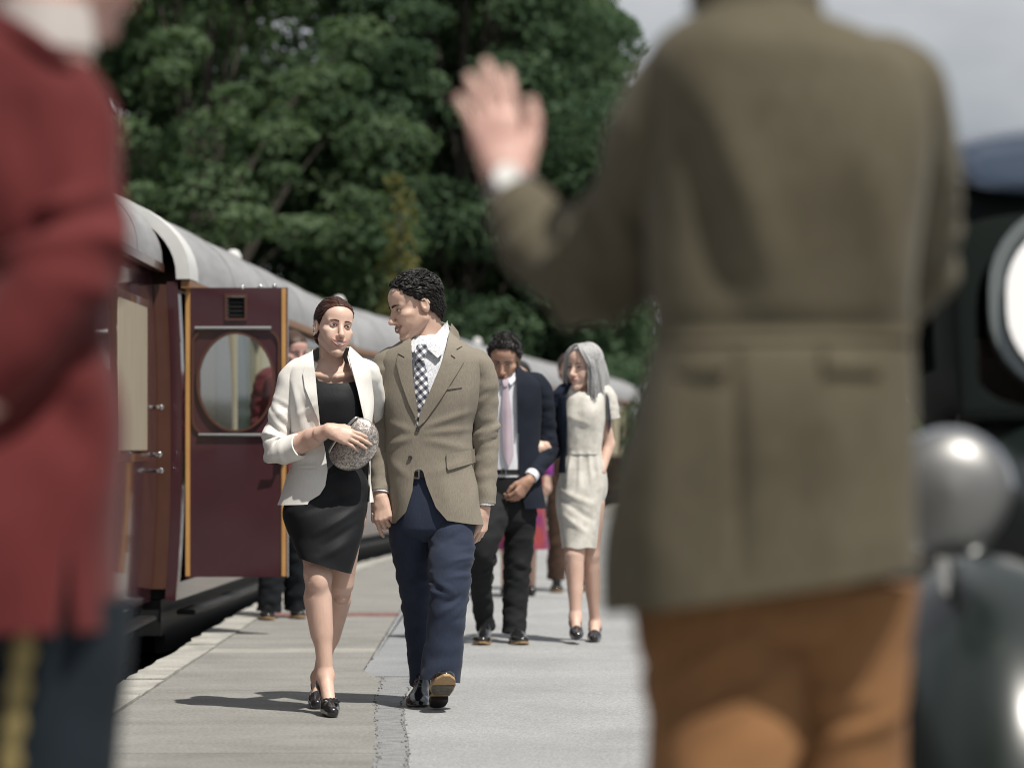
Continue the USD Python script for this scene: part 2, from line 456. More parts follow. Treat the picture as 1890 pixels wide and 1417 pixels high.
def leafmat(name, dark, light, trans, scale):
    return usdkit.material(stage, LOOK + name, {
        'g': ('geometry', {}), 'n': ('noise_texture', {'scale': scale, 'detail': 3.0}),
        'r': ('rgb_ramp', {'ramp': [(0.36, dark), (0.62, light)]}),
        'w': ('rgb_ramp', {'ramp': [(0.0, (0.7, 0.7, 0.7)), (1.0, (1.25, 1.25, 1.25))]}),
        'mu': ('mix_color', {'blend_type': 'multiply', 'fac': 1.0, 'use_clamp': False}),
        'd': ('principled_bsdf', {'roughness': 0.7, 'specular_ior_level': 0.12}), 't': ('translucent_bsdf', {'color': trans}), 'm': ('mix_closure', {'fac': 0.36})},
        [('g.position', 'n.vector'), ('n.fac', 'r.fac'), ('g.random_per_island', 'w.fac'), ('r.color', 'mu.a'), ('w.color', 'mu.b'), ('mu.result', 'd.base_color'), ('d.BSDF', 'm.closure1'), ('t.BSDF', 'm.closure2')], surface='m.closure')
M_leaf = [leafmat('leaf_dark', (0.058, 0.104, 0.060), (0.140, 0.205, 0.118), (0.13, 0.22, 0.09), 0.9),
          leafmat('leaf_mid', (0.064, 0.114, 0.064), (0.162, 0.228, 0.128), (0.15, 0.24, 0.09), 0.8),
          leafmat('leaf_deep', (0.052, 0.098, 0.058), (0.122, 0.188, 0.108), (0.12, 0.20, 0.09), 1.0)]
M_leaf_y = leafmat('leaf_yellow', (0.13, 0.14, 0.045), (0.24, 0.225, 0.085), (0.17, 0.17, 0.04), 1.2)
M_bark = pmat('bark', (0.035, 0.03, 0.024), 0.95, (0.07, 0.06, 0.05), 9, 4, (1, 1, .3), bump=0.8, bscale=20, bdist=0.03)
def leaves(P, N, size, r):
    """Small pointed leaf sprays, two triangles each, around points P facing N."""
    n = len(P)
    N = N + r.normal(0, 0.75, (n, 3))
    N /= np.linalg.norm(N, axis=1, keepdims=True)
    A = np.cross(N, r.normal(0, 1, (n, 3)))
    A /= np.linalg.norm(A, axis=1, keepdims=True) + 1e-9
    B = np.cross(N, A)
    s = size * r.uniform(0.6, 1.35, (n, 1))
    bend = N * s * 0.25
    v = np.stack([P - A * s, P + B * s * .55 + bend, P + A * s, P - B * s * .55 + bend], 1).reshape(-1, 3)
    i = np.arange(n)[:, None] * 4
    return v, np.vstack([i + (0, 1, 2), i + (0, 2, 3)])
def crown_points(clumps, per, r):
    P, N = [], []
    for c, rad in clumps:
        n = int(per * (rad[0] * rad[1]) ** 0.9)
        u = r.normal(0, 1, (n, 3))
        u /= np.linalg.norm(u, axis=1, keepdims=True)
        u[:, 2] = np.abs(u[:, 2]) * np.where(r.random(n) < .72, 1, -1)
        q = r.uniform(0.72, 1.06, (n, 1))
        P.append(np.asarray(c) + u * rad * q)
        N.append(u + (0, 0, 0.35))
    return np.vstack(P), np.vstack(N)
def branches(h, rad, tips, r, r0):
    t = np.linspace(0, 1, 9)
    base = np.stack([0.25 * np.sin(t * 2.3 + r.uniform(0, 6)), 0.25 * np.cos(t * 2 + r.uniform(0, 6)), t * h], 1)
    base -= base[0]
    ms = [tube(base, r0 * (1.25 - t * 1.05), 9)]
    for tip in tips:
        f = np.clip(tip[2] / h * r.uniform(.35, .6), .12, .85)
        s = np.array([np.interp(f, t, base[:, k]) for k in range(3)])
        mid = (s + tip) / 2 + (0, 0, 0.12 * np.linalg.norm(tip - s))
        ms.append(tube(smoothpath([s, mid, tip], 8), np.linspace(r0 * .42, r0 * .06, 8), 6))
    return cat(*ms)
def broad_tree(name, label, loc, h, rad, seed, mat, clumps=70, per=190, leaf=0.13, group=None, low=0.06):
    r = np.random.default_rng(seed)
    t = thing(name, label, 'tree', loc, r.uniform(0, 360), group)
    cl = []
    for k in range(clumps):
        z = r.uniform(low, 0.97)
        env = rad * (math.sin(PI * min(1, (z * .92 + .10))) ** .55)
        a, q = r.uniform(0, 2 * PI), env * (r.uniform(0.25, 1) ** .5)
        s = r.uniform(.34, 1.05) * (1.0 - .35 * z)
        cl.append((V(q * math.cos(a), q * math.sin(a), z * h), V(s * 1.3, s * 1.3, s * r.uniform(.6, .95))))
    part('trunk', branches(h * .86, rad, [c for c, _ in cl[::7]], r, h * .015), M_bark, t)
    P, N = crown_points(cl, per, r)
    part('crown', leaves(P, N, leaf, r), mat, t, smooth=False)
    return t
TG = 'trees behind the railway line'
proto = [broad_tree('broadleaf_tree', 'broad tall tree with big leaf clumps above the near carriage roof, left of the picture', (-6.6, 64, -0.2), 13.6, 4.3, 1, M_leaf[1], 240, 400, .10, TG),
         broad_tree('broadleaf_tree', 'dark dense tree rising straight behind the waving hand', (-0.9, 67, 0.0), 14.5, 4.0, 2, M_leaf[2], 260, 400, .095, TG),
         broad_tree('broadleaf_tree', 'round-headed tree at the right end of the tree line, next to the open sky', (1.0, 71, 0.3), 12.6, 2.75, 3, M_leaf[0], 180, 430, .095, TG)]
spots = [(0, -3.2, 70, 33, 1.08, 'tall mid-green tree behind the woman in the white jacket'), (2, -10.0, 68, 80, 1.15, 'tree at the far left, mostly hidden behind the red tunic'),
         (0, -9.5, 80, 210, 1.15, 'back-row tree at the left, behind the broad one'),
         (2, -1.8, 79, 300, 1.22, 'back-row tree filling the gap behind the dark dense one'), (1, -4.9, 78, 160, 1.12, 'tree in the second row, its top between the two tallest left ones'), (1, 1.2, 84, 20, 0.98, 'back-row tree at the right, behind the round-headed one'),
         (0, -14.5, 72, 120, 1.0, 'tree outside the left edge of the tree line')]
for i, x, y, rz, s, lab in spots:
    copy_of(proto[i], (x, y, -0.2), rz, lab, TG, scale=s)
# slim yellow-green conifer
r = np.random.default_rng(77)
t = thing('conifer', 'slim yellow-green conifer standing in front of the dark trees', 'tree', (-2.12, 57, -0.9))
cl = [(V(r.normal(0, .1), r.normal(0, .1), z), V(1, 1, 1.1) * (0.13 + 0.55 * (1 - (z - .4) / 6.9) ** .8)) for z in np.linspace(.5, 6.9, 22)]
P, N = crown_points(cl, 420, r)
part('trunk', tube(V([0, 0, 0], [.02, 0, 3], [0, 0, 6.8]), [.11, .07, .02], 8), M_bark, t)
part('crown', leaves(P, N, .075, r), M_leaf_y, t, smooth=False)
# shrubs at the foot of the trees
M_shrub = leafmat('leaf_shrub', (0.036, 0.068, 0.034), (0.090, 0.138, 0.068), (0.08, 0.13, 0.04), 1.4)
bush_spots = [(-5.6, 60, 1.9, 'low leafy shrub above the first carriage roof'), (-3.9, 59, 2.2, 'leafy shrub left of the yellow conifer'), (-1.1, 58, 1.9, 'shrub behind the head of the man in the tan jacket'),
              (0.35, 60, 2.0, 'dark shrub behind the dark-haired man'), (1.7, 61, 2.0, 'dark shrub behind the grey-haired woman'), (3.2, 62, 2.1, 'shrub behind the raised sleeve'), (-8.0, 61, 2.4, 'shrub at the left, behind the near carriage'),
              (4.9, 63, 2.1, 'shrub hidden by the olive coat'), (6.6, 64, 2.2, 'shrub beyond the parked car'), (8.6, 65, 2.4, 'shrub at the right edge beyond the car')]
b0 = None
for i, (x, y, h, lab) in enumerate(bush_spots):
    if b0 is None:
        r = np.random.default_rng(5)
        b0 = thing('shrub', lab, 'shrub', (x, y, -0.9), 0, 'shrubs at the foot of the trees')
        cl = [(V(r.uniform(-1.2, 1.2), r.uniform(-.7, .7), r.uniform(.2, 1.9)), V(.6, .6, .5) * r.uniform(.7, 1.2)) for _ in range(26)]
        P, N = crown_points(cl, 520, r)
        part('stem', branches(1.5, 1, [c for c, _ in cl[::3]], r, .05), M_bark, b0)
        part('crown', leaves(P, N, .085, r), M_shrub, b0, smooth=False)
    else:
        copy_of(b0, (x, y, -0.9), 47 * i, lab, 'shrubs at the foot of the trees', scale=(h / 2, h / 2, h / 2 * 1.25))
# ------------------------------------------------------------------ the train
M_maroon = pmat('carriage_maroon', (0.045, 0.0155, 0.020), 0.10, (0.053, 0.0185, 0.023), 3, coat_weight=0.5, coat_roughness=0.06, bump=0.03, bscale=6, bdist=0.02)
M_cream = pmat('carriage_cream', (0.42, 0.37, 0.26), 0.35, (0.47, 0.42, 0.31), 5)
M_umber = pmat('carriage_brown', (0.07, 0.03, 0.02), 0.25, (0.085, 0.036, 0.024), 4, coat_weight=0.3)
M_gold = pmat('gold_lining', (0.42, 0.22, 0.075), 0.4, (0.47, 0.26, 0.09), 6)
M_corn = pmat('cornice_brown', (0.20, 0.095, 0.04), 0.5, (0.24, 0.12, 0.05), 6)
M_roof = pmat('carriage_roof', (0.23, 0.23, 0.235), 0.5, (0.30, 0.30, 0.305), 1.6, 6, (2, .5, 1), fine=(20, .08, (1, .2, 1)))
M_roofw = pmat('roof_band_white', (0.50, 0.50, 0.49), 0.6, (0.58, 0.58, 0.57), 4)
M_black = pmat('underframe_black', (0.008, 0.009, 0.010), 0.45, (0.018, 0.018, 0.018), 7, 4, specular_ior_level=.25)


M_glassd = pmat('carriage_glass', (0.02, 0.026, 0.028), 0.04, specular_ior_level=0.6)
M_pane = glass_pane('door_glass', (0.86, 0.89, 0.87))
def coach(label, d0, d1, xoff, eave, rise, windows, cream, doors=(), vents=()):
    """A carriage whose platform side runs from d0 to d1; local x points to the platform, y along the train."""
    a, b = V(float(EDGE(d0)) + xoff, d0), V(float(EDGE(d1)) + xoff, d1)
    L, ang = np.linalg.norm(b - a), math.degrees(math.atan2(b[1] - a[1], b[0] - a[0])) - 90
    t = thing('railway_carriage', label, 'railway carriage', (*a, 0), ang, 'carriages of the train')
    W = 2.7
    def side(z):
        return -0.035 * np.clip((1.0 - z) / 0.8, 0, 1) ** 2 - 0.03 * np.clip((z - 1.2) / .85, 0, 1) ** 2
    zs = np.linspace(0.20, eave, 12)
    out = np.stack([side(zs), zs], 1)
    inn = out[::-1] + (-0.06, 0)
    wall = extrude(Polygon(np.vstack([out, inn])), L)
    wall.vertices = np.stack([wall.vertices[:, 0], wall.vertices[:, 2], wall.vertices[:, 1]], 1)
    wall.invert()
    cuts = [box((0, (y0 + y1) / 2, (z0 + z1) / 2), (.5, y1 - y0, z1 - z0)) for y0, y1, z0, z1 in list(windows) + list(doors)]
    wl = part('side_wall', minus(wall, *cuts), M_maroon, t, smooth=25)
    part('far_wall', box((-W, L / 2, (eave + .2) / 2), (.06, L, eave - .2)), M_maroon, t, False)
    for y in (.03, L - .03):
        part('end_wall', box((-W / 2, y, (eave + .25) / 2 + .0), (W - .07, .055, eave - .28)), M_umber, t, False)
    part('floor', box((-W / 2, L / 2, .235), (W - .2, L - .12, .06)), M_black, t, False)
    for y0, y1, z0, z1 in windows:
        fr = minus(box((-.024 + .0, (y0 + y1) / 2, (z0 + z1) / 2), (.075, y1 - y0 - .004, z1 - z0 - .004)), box((0, (y0 + y1) / 2, (z0 + z1) / 2), (.3, y1 - y0 - .09, z1 - z0 - .09)))
        w = part('window_frame', fr, M_cream if cream else M_umber, t, False)
        part('pane', box((-.035, (y0 + y1) / 2, (z0 + z1) / 2), (.006, y1 - y0 - .092, z1 - z0 - .092)), M_glassd, w, False)
    th = np.linspace(0, PI, 40)
    arc = np.stack([-W / 2 + (W / 2 + .035) * np.cos(th), eave + .015 + rise * np.sin(th) ** .85], 1)
    arc2 = np.stack([-W / 2 + (W / 2 - .03) * np.cos(th[::-1]), eave + .015 + (rise - .05) * np.sin(th[::-1]) ** .85], 1)
    def roofpiece(y0, y1, grow=0.0):
        c = arc + np.stack([np.cos(th), np.sin(th)], 1) * grow
        m = extrude(Polygon(np.vstack([c, arc2])), y1 - y0)
        m.vertices = np.stack([m.vertices[:, 0], m.vertices[:, 2] + y0, m.vertices[:, 1]], 1)
        m.invert()
        return m
    rf = part('roof', roofpiece(0, L), M_roof, t, 30)
    part('roof_band', roofpiece(-.012, .34, .012), M_roofw, rf, 30)
    for y in np.arange(2.1, L - .5, 2.1):
        part('roof_seam', roofpiece(y, y + .03, .008), M_roof, rf, 30)
    part('cornice', box((.02, L / 2, eave - .012), (.05, L - .01, .045)), M_corn if cream else M_umber, t, False)
    if cream:
        for y0, y1, z0, z1 in [(0.42 if i == 0 else windows[i - 1][1] + .01, w[0] - .01, w[2], w[3]) for i, w in enumerate(windows)]:
            if y1 - y0 > .06 and not doors or y0 > 1.2:
                part('cream_panel', box((-.012, (y0 + y1) / 2, (z0 + z1) / 2), (.026, y1 - y0, z1 - z0)), M_cream, t, False)
    for y in vents:
        v = move(lathe([(0.02, 0), (.04, .02), (.065, .05), (.065, .11), (.04, .15), (.0, .16)], 16), (-.62, y, eave + rise * .80))
        part('roof_ventilator', v, M_roofw, rf, 40)
    # underframe, steps and two bogies
    part('underframe', cat(box((-W / 2, L / 2, .1), (W - .25, L - .1, .2)), box((-.16, L / 2, -.03), (.06, L - .5, .16)), box((-.5, L / 2, -.28), (.5, L * .28, .36), .03)), M_black, t, False)
    part('step_board', box((-.02, L / 2, .12), (.11, L - .6, .03), .008), M_black, t, False)
    for y in (1.7, L - 1.7):
        bg = part('bogie', cat(box((-.42, y, -.38), (.09, 2.3, .22), .02), box((-2.28, y, -.38), (.09, 2.3, .22), .02), box((-W / 2, y, -.34), (1.8, .3, .2)), box((-.35, y, -.36), (.1, .5, .3), .02)), M_black, t, False)
        for yy in (y - .85, y + .85):
            for x in (-.62, -2.08):
                wm = lathe([(.0, -.06), (.4, -.06), (.45, -.05), (.45, -.02), (.42, .0), (.42, .06), (.36, .06), (.34, .04), (.1, .03), (.09, .08), (0, .08)], 28)
                part('wheel', move(wm, (x, yy, -.36), ry=PI / 2), M_steel if 0 else M_black, bg, 35)
    return t, W, L
c0, _, L0 = coach('nearest maroon carriage, partly hidden by the red tunic', 3.2, 16.975, -0.25, 2.07, .56,
    [(11.95, 13.35, .98, 1.86), (8.6, 10.6, .95, 1.85), (5.6, 7.6, .95, 1.85)], False)
M_blind = pmat('window_blind', (0.27, 0.225, 0.165), 0.75, (0.32, 0.27, 0.20), 9, 3, (1, 6, .3))
part('window_blind', box((.004, 12.65, 1.43), (.018, 1.22, .78), .004), M_blind, c0, False)
for z, y in ((1.28, 13.5), (1.02, 13.42), (0.93, 13.5)):
    h = part('door_handle', cat(tube(V([0, y, z], [.05, y, z]), .012, 8), tube(V([.05, y - .06, z], [.05, y + .06, z]), .011, 8), move(trimesh.creation.icosphere(2, .018), (.05, y + .06, z))), M_chrome, c0)
for y in (12.1, 12.6):
    part('roof_hook', tube(V([-.27, y, 2.33], [-.27, y, 2.45], [-.31, y, 2.48], [-.35, y, 2.45], [-.35, y, 2.38]), .012, 8), M_roofw, c0)
c1, W1, L1 = coach('second maroon carriage, its end door standing open over the platform', 17.0, 28.0, -0.11, 1.985, .62,
    [(2.35, 3.85, .92, 1.86), (5.0, 6.3, .92, 1.86), (7.4, 8.7, .92, 1.86)], True, doors=[(.12, .78, .3, 1.93)], vents=(7.2,))
for i, z in enumerate((.5, 1.1, 1.7)):
    part('hinge', tube(V([.02, .11, z - .05], [.02, .11, z + .05]), .016, 10), M_steel, c1)
# the open door, swung square to the train
X0 = 0.012
DW, DZ0, DZ1 = 0.575, 0.33, 1.955
dm = trimesh.creation.box(extents=(DW, .05, DZ1 - DZ0), transform=trimesh.transformations.translation_matrix((X0 + DW / 2, .09, (DZ0 + DZ1) / 2)))
ell = lambda rx, rz, n=48: Polygon([(rx * math.cos(a), rz * math.sin(a)) for a in np.linspace(0, 2 * PI, n, endpoint=False)])
def upright(poly, h, c):
    m = extrude(poly, h)
    m.vertices = np.stack([m.vertices[:, 0] + c[0], h - m.vertices[:, 2] + c[1], m.vertices[:, 1] + c[2]], 1)
    if m.volume < 0:
        m.invert()
    return m
wc = (X0 + .285, 0, 1.425)
dm = minus(dm, upright(ell(.215, .275), .2, (wc[0], 0, wc[2])), box((X0 + .285, .09, 1.845), (.10, .2, .125)))
door = part('door', dm, M_maroon, c1, 25, label='open carriage door with an oval window')
rrect = lambda w, h, r: shapely.box(-w / 2 + r, -h / 2 + r, w / 2 - r, h / 2 - r).buffer(r, quad_segs=8)
part('window_moulding', upright(rrect(.50, .60, .09).difference(rrect(.475, .575, .08)), .016, (wc[0], .052, wc[2])), M_umber, door, 30)
part('drip_rail', tube(V([wc[0] - .23, .052, 1.727], [wc[0] + .2, .052, 1.727]), .012, 8), M_steel, door)
part('drip_rail', tube(V([wc[0] - .21, .054, 1.128], [wc[0] + .23, .054, 1.128]), .010, 8), M_steel, door)
part('window_rim', upright(ell(.222, .282).difference(ell(.209, .269)), .03, (wc[0], .046, wc[2])), M_umber, door, 30)
part('oval_pane', upright(ell(.214, .274), .006, (wc[0], .085, wc[2])), M_pane, door, 30)
for i in range(5):
    part('louvre_slat', box((X0 + .285, .085, 1.80 + .024 * i), (.098, .03, .012)), M_black, door, False)
part('louvre_back', box((X0 + .285, .108, 1.845), (.098, .006, .12)), M_black, door, False)
part('louvre_frame', minus(box((X0 + .285, .066, 1.845), (.125, .022, .15)), box((X0 + .285, .06, 1.845), (.098, .1, .122))), M_umber, door, False)
for x in (X0 + .013, X0 + DW - .02):
    part('gold_strip', box((x, .062, (DZ0 + DZ1) / 2), (.024, .012, DZ1 - DZ0 - .01)), M_gold, door, False)
for x, z in ((X0 + .32, 1.955), (X0 + .42, 1.96), (X0 + .5, 1.965)):
    part('door_stud', move(trimesh.creation.icosphere(2, .014), (x, .075, z)), M_chrome, door)
part('door_lock', cat(box((X0 + DW - .035, .05, 1.02), (.05, .03, .09), .006), tube(V([X0 + DW - .03, .05, 1.02], [X0 + DW - .03, .0, 1.02], [X0 + DW - .1, .0, 1.01]), .011, 8)), M_chrome, door)
win = lambda L: [(y, y + 1.35, .92, 1.86) for y in np.arange(.9, L - 1.6, 1.95)]
coach('third maroon carriage, seen between the woman and the man in tan', 28.25, 40.0, -0.2, 1.985, .62, win(11.8), True, vents=(3.2,))
coach('fourth carriage round the bend, behind the dark-haired man', 40.3, 52.0, -0.28, 1.985, .62, win(11.8), True, vents=(3.0, 7.6))
coach('farthest carriage of the train, behind the grey-haired woman', 52.3, 64.0, -0.32, 1.985, .62, win(11.8), True, vents=(3.0, 7.6))
# ------------------------------------------------------------------ people: tools
def skin(name, a, b):
    return pmat(name, a, 0.48, b, 9, 4, subsurface_weight=0.12, subsurface_scale=0.01, subsurface_radius=(1.0, 0.35, 0.2), specular_ior_level=0.4, bump=0.06, bscale=220, bdist=0.002)
M_skin = skin('skin_fair', (0.54, 0.36, 0.285), (0.61, 0.42, 0.34))
M_skin_t = skin('skin_tan', (0.53, 0.35, 0.27), (0.59, 0.40, 0.32))
M_skin_b = skin('skin_brown', (0.31, 0.18, 0.125), (0.37, 0.22, 0.16))
M_skin_p = skin('skin_pink', (0.46, 0.27, 0.23), (0.56, 0.35, 0.30))
M_eye = pmat('eye_white', (0.48, 0.45, 0.42), 0.2)
M_iris = pmat('iris', (0.035, 0.022, 0.015), 0.1)
M_lash = pmat('lash', (0.015, 0.011, 0.01), 0.6)
M_brow = pmat('eyebrow', (0.035, 0.02, 0.014), 0.8)
M_lip = pmat('lips', (0.34, 0.155, 0.135), 0.65, (0.38, 0.18, 0.155), 60, specular_ior_level=.2)
M_teeth = pmat('teeth', (0.80, 0.78, 0.74), 0.4)
def strands(name, a, b, st=(60, 60, 6), rough=0.35):
    return pmat(name, a, rough, b, 6, 4, st, lo=.3, hi=.7, bump=0.5, bscale=5, bstretch=st, bdist=0.004, specular_ior_level=0.25)
M_hair_black = strands('hair_black', (0.008, 0.0075, 0.007), (0.02, 0.018, 0.017), rough=.42)
M_hair_auburn = strands('hair_auburn', (0.020, 0.009, 0.006), (0.075, 0.026, 0.015), (40, 14, 60))
M_hair_dark = strands('hair_dark', (0.008, 0.008, 0.008), (0.02, 0.018, 0.017))
M_hair_grey = strands('hair_grey', (0.24, 0.24, 0.245), (0.50, 0.50, 0.50), (90, 90, 5))
M_hair_brown = strands('hair_brown', (0.03, 0.016, 0.01), (0.07, 0.04, 0.026))

class Fig:
    def __init__(self, label, px0, d, group=None):
        self.px0, self.d = px0, d
        self.X0 = (px0 - CX) / FPX * d
        self.t = thing('person', label, 'person', (self.X0, d, 0), 0, group)
    def q(self, px, py, dy=0.0):
        D = self.d + dy
        return V((px - CX) / FPX * D - self.X0, dy, CAMH - (py - CY) / FPX * D)
    def qs(self, *pts):
        return np.array([self.q(*p) for p in pts])
    def part(self, name, mesh, mat, parent=None, smooth=40, label=None):
        return part(name, mesh, mat, parent or self.t, smooth, label)

def gauss_fold(x0, z0, x1, z1, w, amp):
    a, b = V(x0, z0), V(x1, z1)
    ab = b - a
    L = ab @ ab
    def f(x, z):
        px, pz = x - a[0], z - a[1]
        t = np.clip((px * ab[0] + pz * ab[1]) / L, 0, 1)
        d2 = (px - t * ab[0]) ** 2 + (pz - t * ab[1]) ** 2
        return amp * np.exp(-d2 / (w * w)) * np.sin(PI * np.clip(0.12 + .76 * t, 0, 1))
    return f
class Torso:
    """Rings from rows (py, left px, right px, depth to the camera side, depth to the far side, centre dy)."""
    def __init__(self, F, rows, p=2.35, folds=(), noise=0.004, seed=0, nscale=(9, 9, 5), hem=None):
        z, cx, a, bf, bb, cy = [], [], [], [], [], []
        for r in rows:
            py, l, rr, f, b = r[:5]
            c = r[5] if len(r) > 5 else 0.0
            A, B = F.q(l, py, c), F.q(rr, py, c)
            z.append(A[2]); cx.append((A[0] + B[0]) / 2); a.append((B[0] - A[0]) / 2); bf.append(f); bb.append(b); cy.append(c)
        o = np.argsort(z)
        z = np.array(z)[o]
        mk = lambda y: PchipInterpolator(z, np.array(y)[o], extrapolate=True)
        self.z0, self.z1 = z[0], z[-1]
        self.cx, self.a, self.bf, self.bb, self.cy = map(mk, (cx, a, bf, bb, cy))
        self.p, self.folds, self.noise, self.seed, self.ns, self.hem = p, [gauss_fold(*f) for f in folds], noise, seed, V(*nscale), hem
    def D(self, x, y, z):
        n = meshkit.fbm(np.stack([x * self.ns[0], y * self.ns[1] + 7, z * self.ns[2]], -1) + self.seed * 3.7, 2, self.seed)
        d = self.noise * 3 * (2 * n - 1)
        for f in self.folds:
            d = d + f(x, z) * (np.asarray(y) < 0.04)
        return d
    def dz(self, x, z):
        if self.hem is None:
            return 0.0
        h, span = self.hem
        return h(x) * np.clip(1 - (z - self.z0) / span, 0, 1) ** 1.5
    def mesh(self, z0=None, z1=None, n=70, nc=96, grow=0.0, fold=True):
        z0, z1 = self.z0 if z0 is None else z0, self.z1 if z1 is None else z1
        zs = np.linspace(z0, z1, n)
        t = np.linspace(0, 2 * PI, nc, endpoint=False)
        c, s = np.cos(t), np.sin(t)
        e = 2 / self.p
        ux, uy = np.sign(c) * np.abs(c) ** e, np.sign(s) * np.abs(s) ** e
        Z = np.repeat(zs[:, None], nc, 1)
        ap = lambda f: f(zs)[:, None]
        X = ap(self.cx) + (ap(self.a) + grow) * ux
        Y = ap(self.cy) + np.where(uy < 0, ap(self.bf) + grow, ap(self.bb) + grow) * uy
        if fold:
            d = self.D(X, Y, Z)
            nx, ny = (X - ap(self.cx)) / ap(self.a) ** 2, (Y - ap(self.cy)) / np.where(uy < 0, ap(self.bf), ap(self.bb)) ** 2
            L = np.hypot(nx, ny) + 1e-9
            X, Y = X + d * nx / L, Y + d * ny / L
        return loft(np.stack([X, Y, Z + self.dz(X, Z)], -1))
    def yf(self, x, z, grow=0.0):
        """The camera-side surface at (x, z)."""
        x, z = np.asarray(x, float), np.asarray(z, float)
        a, b = self.a(z) + grow, self.bf(z) + grow
        u = np.clip(np.abs((x - self.cx(z)) / a), 0, .985)
        y = self.cy(z) - b * (1 - u ** self.p) ** (1 / self.p)
        return y - self.D(x, y, z) * (1 - u ** 4)
    def shell(self, th=0.006, z0=None, z1=None, open_bottom=0.0, **k):
        o = self.mesh(z0, z1, **k)
        za = (self.z0 if z0 is None else z0)
        i = self.mesh(za - 0.05 if not open_bottom else za - .05, (self.z1 if z1 is None else z1) - 0.004, grow=-th, **{**k, 'n': k.get('n', 70)})
        return minus(o, i)
    def decal(self, poly, off=0.002, h=0.004, edge=0.012, curve=None):
        m = extrude(poly, h)
        v, f = trimesh.remesh.subdivide_to_size(m.vertices, m.faces, edge, max_iter=12)
        m = trimesh.Trimesh(v, f, process=True)
        v = np.array(m.vertices)
        y = self.yf(v[:, 0], v[:, 1]) - off - v[:, 2]
        if curve is not None:
            y = y - curve(v[:, 0], v[:, 1])
        out = trimesh.Trimesh(np.stack([v[:, 0], y, v[:, 1]], 1), m.faces, process=False)
        if out.volume < 0:
            out.invert()
        return out
def ppoly(F, *pts, round_=0.0):
    P = F.qs(*[(x, y, 0) for x, y in pts])
    g = Polygon(P[:, [0, 2]])
    return g.buffer(round_, quad_segs=6).buffer(-2 * round_, quad_segs=6).buffer(round_, quad_segs=6) if round_ else g
def prism(F, pts, y0, y1, round_=0.0):
    """A block cut from an outline in the picture plane, running from y0 to y1."""
    m = extrude(ppoly(F, *pts, round_=round_), y1 - y0)
    m.vertices = np.stack([m.vertices[:, 0], m.vertices[:, 2] + y0, m.vertices[:, 1]], 1)
    m.invert() if m.volume < 0 else None
    return m
def sleeve(P, R, n=46, nc=36, amp=0.006, seed=0, up=(0, -1, 0), crease=None, flat=None, cuff=True, ns=(16, 16, 30)):
    """Cloth tube along a path; R radii per control point; crease: [(t, width, amp)] rings of compression folds."""
    P = np.asarray(P, float)
    t0 = np.linspace(0, 1, len(P))
    C = smoothpath(np.column_stack([P, np.asarray(R, float)]), n, 3)
    P, R = C[:, :3], C[:, 3]
    T, S, Fv = frames(P, up)
    t = np.linspace(0, 1, n)
    a = np.linspace(0, 2 * PI, nc, endpoint=False)
    fx, fy = flat or (1, 1)
    base = P[:, None] + R[:, None, None] * (fx * np.cos(a)[None, :, None] * S[:, None] + fy * np.sin(a)[None, :, None] * Fv[:, None])
    nrm = base - P[:, None]
    nrm /= np.linalg.norm(nrm, axis=2, keepdims=True)
    q = base * V(*ns)
    nz = meshkit.fbm(q + seed * 5.3, 2, seed)
    d = amp * (2 * nz - 1) * 1.6
    r_ = np.random.default_rng(seed + 100)
    length = np.linalg.norm(np.diff(P, axis=0), axis=1).sum()
    for tc, w, am in crease or ():
        for k in range(9):
            t1, a1 = tc + r_.normal(0, w * 1.1), r_.uniform(0, 2 * PI)
            tilt = r_.uniform(.15, .75) * (1 if math.sin(a1 + seed) > 0 else -1)
            wd, ln = r_.uniform(.008, .014), r_.uniform(.035, .085)
            da = (a[None, :] - a1 + PI) % (2 * PI) - PI
            u, v_ = da * R[:, None], (t[:, None] - t1) * length
            u, v_ = u * math.cos(tilt) + v_ * math.sin(tilt), -u * math.sin(tilt) + v_ * math.cos(tilt)
            d = d + am * r_.choice((1.0, 1.0, -.9)) * np.exp(-(v_ / wd) ** 2 - (u / ln) ** 2)
    ring = base + nrm * d[..., None]
    if cuff:
        inn = P[-1] + (ring[-1] - P[-1]) * .86
        back = P[-4] + (ring[-1] - P[-1]) * .82
        ring = np.concatenate([ring, inn[None], back[None]])
    return loft(ring)

